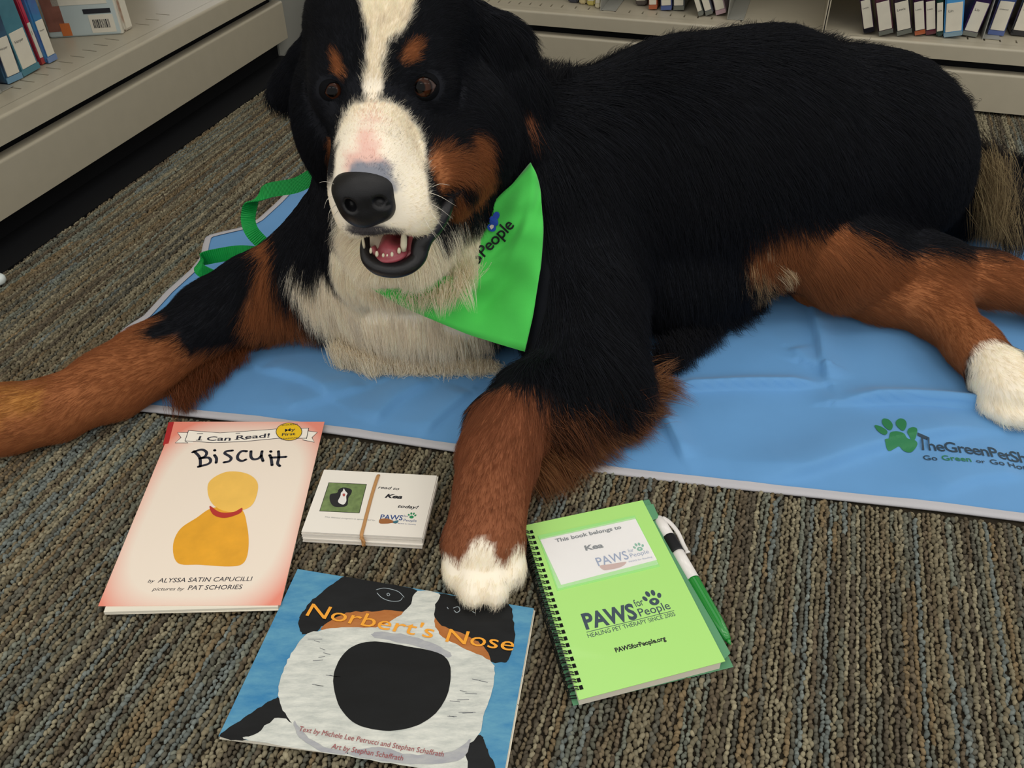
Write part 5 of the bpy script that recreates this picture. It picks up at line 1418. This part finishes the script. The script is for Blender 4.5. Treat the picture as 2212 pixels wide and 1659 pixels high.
def grow(count, seed, K=6, rad=.00020, len_mul=1.0, wfun=None, lenfix=None, name='fur', clump_cell=.010):
    r = np.random.default_rng(seed)
    Q = BF; v = BV
    tri = np.concatenate([Q[:, [0, 1, 2]], Q[:, [0, 2, 3]]])
    a, b, c = v[tri[:, 0]], v[tri[:, 1]], v[tri[:, 2]]
    nr = np.cross(b - a, c - a); ar = np.linalg.norm(nr, axis=1); nr = nr / (ar[:, None] + 1e-12)
    cen = (a + b + c) / 3; w = ar.copy()
    back = ((cen - EYE) * nr).sum(1) > .25
    w[back] *= .22
    w[cen[:, 2] < .006] = 0; w[nr[:, 2] < -.85] *= .1
    px, py = proj(cen.T.T)
    w[(px < -160) | (px > W_PX + 160)] *= .1
    if wfun is not None: w *= wfun(cen, nr)
    t = r.choice(len(tri), count, p=w / w.sum())
    r1 = np.sqrt(r.random(count))[:, None]; r2 = r.random(count)[:, None]
    P = a[t] * (1 - r1) + b[t] * (r1 * (1 - r2)) + c[t] * (r1 * r2); N = nr[t]
    # groom
    Dm = np.zeros((count, 3)); Lm = np.zeros(count); Fm = np.zeros(count)
    for s in range(0, count, 20000):
        d2 = ((P[s:s + 20000, None] - GP[None]) ** 2).sum(-1)
        ww = np.exp(-d2 / GS ** 2) + 1e-5 / (d2 + .001); ww /= ww.sum(1)[:, None]
        Dm[s:s + 20000] = ww @ GD; Lm[s:s + 20000] = ww @ GL; Fm[s:s + 20000] = ww @ GF
    L = Lm * len_mul * r.uniform(.65, 1.15, count)
    Dm /= np.linalg.norm(Dm, axis=1)[:, None] + 1e-9
    nz = np.stack([sn(P, 34, 5.0), sn(P, 31, 9.0), sn(P, 37, 2.0)], 1) * .22 + r.normal(0, .13, (count, 3))
    Dm = Dm + nz
    Tn = Dm - (Dm * N).sum(1)[:, None] * N; Tn /= np.linalg.norm(Tn, axis=1)[:, None] + 1e-9
    col, patch = coat(P, r.normal(0, .45, count)); dk_ = col.max(1) < .03; col[dk_] *= np.where(r.random(dk_.sum()) < .12, 2.2, 1.0)[:, None]
    lips = [i + 1 for i, q in enumerate(PATCH) if q[0] is BLK2]; L = np.where(np.isin(patch, lips), L * .25, L)
    # keep hair off the eyes, nose, mouth and from under the cloth
    keep = np.ones(count, bool)
    for e_, rr in ((EYE_L, .0142), (EYE_R, .0134)): keep &= np.linalg.norm(P - e_, axis=1) > rr
    for e_, rr in ((A(787, 420, .645), (.029, .03, .024)), (A(858, 525, .67), (.030, .045, .019))):
        keep &= (((P - e_) / np.array(rr)) ** 2).sum(1) > 1
    near = (P[:, 0] > -.25) & (P[:, 0] < .12) & (P[:, 1] < .95)
    ruff = np.linalg.norm((P - A(878, 515, .755)) / np.array([1.15, 1, 1]), axis=1) < .076
    for i in np.flatnonzero(near & keep & ~ruff):
        if bvh_ban.find_nearest(Vector(P[i]), .012)[0] is not None or bvh_ban.ray_cast(Vector(P[i]), Vector(N[i]), .022)[0] is not None \
           or bvh_ban.ray_cast(Vector(P[i]), Vector((EYE - P[i]) / np.linalg.norm(EYE - P[i])), .05)[0] is not None: keep[i] = False
    P, N, Tn, L, Fm, col, patch = P[keep], N[keep], Tn[keep], L[keep], Fm[keep], col[keep], patch[keep]; n = len(P)
    if lenfix is not None: L = lenfix(P, L)
    pts = np.zeros((n, K, 3))
    grav = np.array([0, 0, -1.0])
    for k in range(K):
        s = k / (K - 1)
        pts[:, k] = P - N * .0008 + Tn * (L * s)[:, None] + N * (L * Fm * (s - .45 * s * s) * 1.15)[:, None] + grav * (L * .22 * s * s)[:, None] * (L > .02)[:, None]
    # clumping
    cell = np.floor((P + r.normal(0, clump_cell * .25, P.shape)) / clump_cell).astype(int)
    key = cell[:, 0] * 73856093 ^ cell[:, 1] * 19349663 ^ cell[:, 2] * 83492791
    _, inv_, cnt = np.unique(key, return_inverse=True, return_counts=True)
    m = np.zeros((len(cnt), 3)); np.add.at(m, inv_, pts[:, -1]); m /= cnt[:, None]
    cl = np.clip(L / .05, .1, .65)
    for k in range(1, K):
        s = k / (K - 1); pts[:, k] += (m[inv_] - pts[:, -1] * 1.0)[:, :] * (cl * s ** 1.4)[:, None] if k < K - 1 else 0
    pts[:, -1] += (m[inv_] - pts[:, -1]) * cl[:, None] + r.normal(0, 1, (n, 3)) * (L * .04)[:, None]
    ph = r.uniform(0, 6.28, n)
    for k in range(1, K):
        s = k / (K - 1); pts[:, k, 0] += np.sin(ph + 5 * s) * L * .025 * s; pts[:, k, 2] += np.cos(ph + 4 * s) * L * .02 * s
    fl = mat_height(pts[..., 0].ravel(), pts[..., 1].ravel()).reshape(n, K) + .001
    pts[..., 2] = np.maximum(pts[..., 2], np.maximum(fl, .0055) + r.uniform(0, .003, (n, 1)))
    crand = np.random.default_rng(seed + 1).uniform(.9, 1.1, len(cnt))[inv_] * r.uniform(.85, 1.15, n)
    C = np.clip(col * crand[:, None], 0, 1)
    cd = bpy.data.hair_curves.new(name); cd.add_curves([K] * n)
    cd.position_data.foreach_set('vector', (pts - DOG0).astype(np.float32).ravel())
    ra = cd.attributes.new('radius', 'FLOAT', 'POINT') if 'radius' not in cd.attributes else cd.attributes['radius']
    prof = np.interp(np.linspace(0, 1, K), [0, .5, 1], [1, .85, .12])
    rr = (rad * np.clip(L / .03, .6, 1.3))[:, None] * prof[None]
    ra.data.foreach_set('value', rr.astype(np.float32).ravel())
    at = cd.attributes.new('tint', 'FLOAT_COLOR', 'CURVE'); at.data.foreach_set('color', np.c_[C, np.ones(n)].astype(np.float32).ravel())
    cd.materials.append(m_hair)
    o = bpy.data.objects.new(name, cd); COL.objects.link(o); o.parent = dog; o['kind'] = 'stuff'
    return o
m_hair = attr_mat('hair', 'tint', .55, .18)
_nt = m_hair.node_tree; _tr = _nt.nodes.new('ShaderNodeBsdfTranslucent'); _mx = _nt.nodes.new('ShaderNodeMixShader'); _mx.inputs[0].default_value = .35
_at = [n for n in _nt.nodes if n.type == 'ATTRIBUTE'][0]; _out = [n for n in _nt.nodes if n.type == 'OUTPUT_MATERIAL'][0]
_nt.links.new(_at.outputs['Color'], _tr.inputs['Color']); _nt.links.new(_nt.nodes['Principled BSDF'].outputs[0], _mx.inputs[1])
_nt.links.new(_tr.outputs[0], _mx.inputs[2]); _nt.links.new(_mx.outputs[0], _out.inputs['Surface'])
is_head = lambda P: np.linalg.norm((P - A(840, 230, .76)) / np.array([1.1, 1.2, 1.35]), axis=1) < .145
def w_all(c, n): return np.where(is_head(c), 3.6, 1.0)
grow(int(420000 * HAIR), 21, wfun=w_all, name='fur', rad=.00016)
# long feathering and fringes, rooted on the coat along the legs, belly, chest and tail
def fringe(rows, seed, K=7, name='feathering'):
    r = np.random.default_rng(seed); allp, allc, allr = [], [], []
    for (path, dirs, n, L, spread, c1, c2) in rows:
        Pp = np.array(cr(path, 12)); Dd = np.array(cr([d / np.linalg.norm(d) for d in dirs], 12))
        t = r.random(n) * (len(Pp) - 1); i = t.astype(int); fr = (t - i)[:, None]
        P = Pp[i] * (1 - fr) + Pp[np.minimum(i + 1, len(Pp) - 1)] * fr + r.normal(0, spread, (n, 3)) * [1, 1, .5]
        Dv = Dd[i] * (1 - fr) + Dd[np.minimum(i + 1, len(Dd) - 1)] * fr
        nlock = max(6, n // 45); lk = np.minimum((t / (len(Pp) - 1) * nlock + r.normal(0, .35, n)).astype(int), nlock - 1) % nlock
        ld = r.normal(0, .20, (nlock, 3))[lk]; ll = r.uniform(.6, 1.15, nlock)[lk] * r.uniform(.75, 1.08, n) * L
        Dv = Dv + ld + r.normal(0, .07, (n, 3)); Dv /= np.linalg.norm(Dv, axis=1)[:, None]
        tip = P + Dv * ll[:, None]; tm = np.zeros((nlock, 3)); cn = np.zeros(nlock); np.add.at(tm, lk, tip); np.add.at(cn, lk, 1); tm /= np.maximum(cn, 1)[:, None]
        pts = np.zeros((n, K, 3))
        for k in range(K):
            s = k / (K - 1); pts[:, k] = P + Dv * (ll * s)[:, None] + (tm[lk] - tip) * (.55 * s ** 1.3) + np.array([0, 0, -1]) * (ll * .25 * s * s)[:, None]
        w = np.clip(r.normal(.5, .35, n), 0, 1)[:, None]; C = (np.array(c1) * (1 - w) + np.array(c2) * w) * r.uniform(.8, 1.2, (n, 1))
        allp.append(pts); allc.append(C); allr.append(np.full(n, .00017))
    pts = np.concatenate(allp); C = np.concatenate(allc); n = len(pts)
    fl = mat_height(pts[..., 0].ravel(), pts[..., 1].ravel()).reshape(n, K) + .001
    pts[..., 2] = np.maximum(pts[..., 2], np.maximum(fl, .0055) + r.uniform(0, .004, (n, 1)))
    cd = bpy.data.hair_curves.new(name); cd.add_curves([K] * n)
    cd.position_data.foreach_set('vector', (pts - DOG0).astype(np.float32).ravel())
    ra = cd.attributes.new('radius', 'FLOAT', 'POINT') if 'radius' not in cd.attributes else cd.attributes['radius']
    ra.data.foreach_set('value', (np.concatenate(allr)[:, None] * np.interp(np.linspace(0, 1, K), [0, .5, 1], [1, .85, .12])[None]).astype(np.float32).ravel())
    at = cd.attributes.new('tint', 'FLOAT_COLOR', 'CURVE'); at.data.foreach_set('color', np.c_[np.clip(C, 0, 1), np.ones(n)].astype(np.float32).ravel())
    cd.materials.append(m_hair)
    o = bpy.data.objects.new(name, cd); COL.objects.link(o); o.parent = dog; o['kind'] = 'stuff'
def ridge(x):
    y = 20
    while y < 600:
        h = on_body(x, y)
        if h is not None: return h - np.array([0, 0, .004])
        y += 3
v = lambda p, q: np.array(q) - np.array(p)
DK = lin('2a1c16'); LT = lin('a0714a'); T1 = lin('7e4e32')
fringe([
 # behind the near foreleg
 ([G(1120, 985, .03), G(1180, 940, .03), G(1260, 905, .03), G(1340, 870, .035), G(1395, 820, .04)], [v(G(1120, 960, .02), G(1190, 1060, .006)), v(G(1180, 940, .02), G(1260, 1010, .006)), v(G(1260, 900, .02), G(1350, 960, .006)), v(G(1340, 870, .02), G(1440, 880, .006)), v(G(1395, 800, .02), G(1480, 800, .006))], 6500, .056, .008, lin('5a3018'), LT),
 ([G(1180, 900, .06), G(1260, 860, .06), G(1340, 820, .06)], [v(G(1180, 900, .05), G(1250, 980, .02)), v(G(1260, 860, .05), G(1340, 930, .02)), v(G(1340, 820, .05), G(1430, 850, .02))], 5500, .055, .010, DK, T1),
 # behind the far foreleg
 ([G(520, 735, .02), G(470, 770, .02), G(430, 800, .02), G(380, 845, .02)], [v(G(520, 730, .01), G(520, 790, .004)), v(G(470, 770, .01), G(480, 840, .004)), v(G(430, 800, .01), G(440, 880, .004)), v(G(380, 840, .01), G(390, 900, .004))], 3500, .034, .006, lin('6a3518'), T1),
 # knee fringe of the hind leg
 ([H(1640, 425, .862), H(1612, 470, .858), H(1606, 520, .852), H(1625, 570, .850)], [v(H(1640, 425, .86), H(1600, 500, .84)), v(H(1612, 470, .86), H(1590, 560, .84)), v(H(1606, 520, .85), H(1595, 610, .84)), v(H(1625, 570, .85), H(1640, 650, .84))], 3600, .045, .006, lin('b98a58'), lin('dcc39a')),
 ([H(1650, 480, .845), H(1665, 540, .838), H(1690, 585, .835)], [v(H(1650, 480, .85), H(1660, 580, .83)), v(H(1665, 540, .84), H(1720, 620, .83)), v(H(1690, 585, .84), H(1760, 650, .83))], 700, .036, .005, lin('b08a60'), lin('e0cba6')),
 # tail and seat feathering
 ([H(2130, 330, .99), H(2140, 380, .98), H(2150, 440, .97)], [v(H(2130, 330, 1), H(2150, 420, .97)), v(H(2140, 380, 1), H(2165, 480, .97)), v(H(2150, 440, 1), H(2160, 520, .96))], 1300, .058, .014, lin('5c4a34'), lin('a8956e')),
 ([H(2110, 300, 1.02), H(2150, 400, 1.0), H(2190, 470, .98)], [v(H(2110, 300, 1), H(2180, 380, .99)), v(H(2150, 400, 1), H(2200, 500, .97)), v(H(2190, 470, 1), H(2200, 560, .96))], 2600, .060, .014, lin('17171b'), lin('4a3f33')),
 # chest and throat fringes
 ([H(720, 740, .775), H(800, 770, .76), H(900, 780, .755), H(1000, 785, .755), H(1060, 790, .76)], [v(H(720, 740, .77), H(740, 820, .76)), v(H(800, 770, .76), H(810, 850, .75)), v(H(900, 780, .76), H(900, 860, .75)), v(H(1000, 785, .75), H(1010, 860, .75)), v(H(1060, 790, .76), H(1070, 850, .75))], 6500, .036, .006, lin('f8eedb'), lin('ece0c8')),
 ([H(790, 600, .705), H(850, 625, .70), H(920, 630, .70), H(990, 600, .705), H(1015, 560, .715)], [v(H(780, 600, .7), H(770, 700, .71)), v(H(850, 620, .7), H(850, 720, .71)), v(H(920, 630, .7), H(930, 730, .71)), v(H(990, 600, .7), H(985, 710, .71)), v(H(1015, 560, .7), H(1015, 650, .71))], 1500, .028, .007, lin('fcf2de'), lin('f0e2c8')),
 # hair standing along the line of the back
 ([ridge(x) for x in (1150, 1250, 1350, 1450, 1550, 1650, 1750, 1850, 1950, 2030, 2075)], [np.array(q) for q in ((.3, .3, 1), (.3, .3, 1), (.4, .3, 1), (.3, .3, 1), (.5, .3, .9), (.7, .3, .7), (.8, .3, .6), (.9, .3, .5), (.9, .3, .3), (.9, .3, .2), (.9, .3, .1))], 9000, .022, .007, lin('0f1014'), lin('1d1e24')),
 # ragged black fringe on the belly side
 ([G(1420, 760, .03), G(1480, 720, .03), G(1560, 670, .03), G(1630, 620, .03)], [v(G(1420, 740, .03), G(1450, 800, .006)), v(G(1480, 710, .03), G(1520, 770, .006)), v(G(1560, 660, .03), G(1600, 700, .006)), v(G(1630, 600, .03), G(1650, 650, .006))], 4500, .036, .008, lin('141418'), lin('1c1c22')),
], 77)
# whiskers
wk = 0
m_wh = mat('whisker_white', 'd8d2c6', .4, .4)
for (p, q, bend) in (((925, 415), (985, 445), -10), ((930, 440), (975, 470), -8), ((928, 455), (962, 500), -6), ((932, 405), (972, 400), -12), ((915, 470), (945, 520), -4),
                     ((728, 400), (690, 395), -10), ((726, 420), (700, 450), -8), ((728, 440), (708, 480), 4), ((730, 455), (716, 500), 6)):
    a = on_body(*p); 
    if a is None: continue
    d = -1 if q[0] < p[0] else 1
    b = A(q[0], q[1], a[1] - .004); m_ = (a + b) / 2 + np.array([0, -.008, .006])
    pts = cr([a, m_, b], 4)
    tube('whisker', [Vector(x - DOG0) for x in pts], list(np.linspace(.00028, .00008, len(pts))), m_wh, dog, 5)
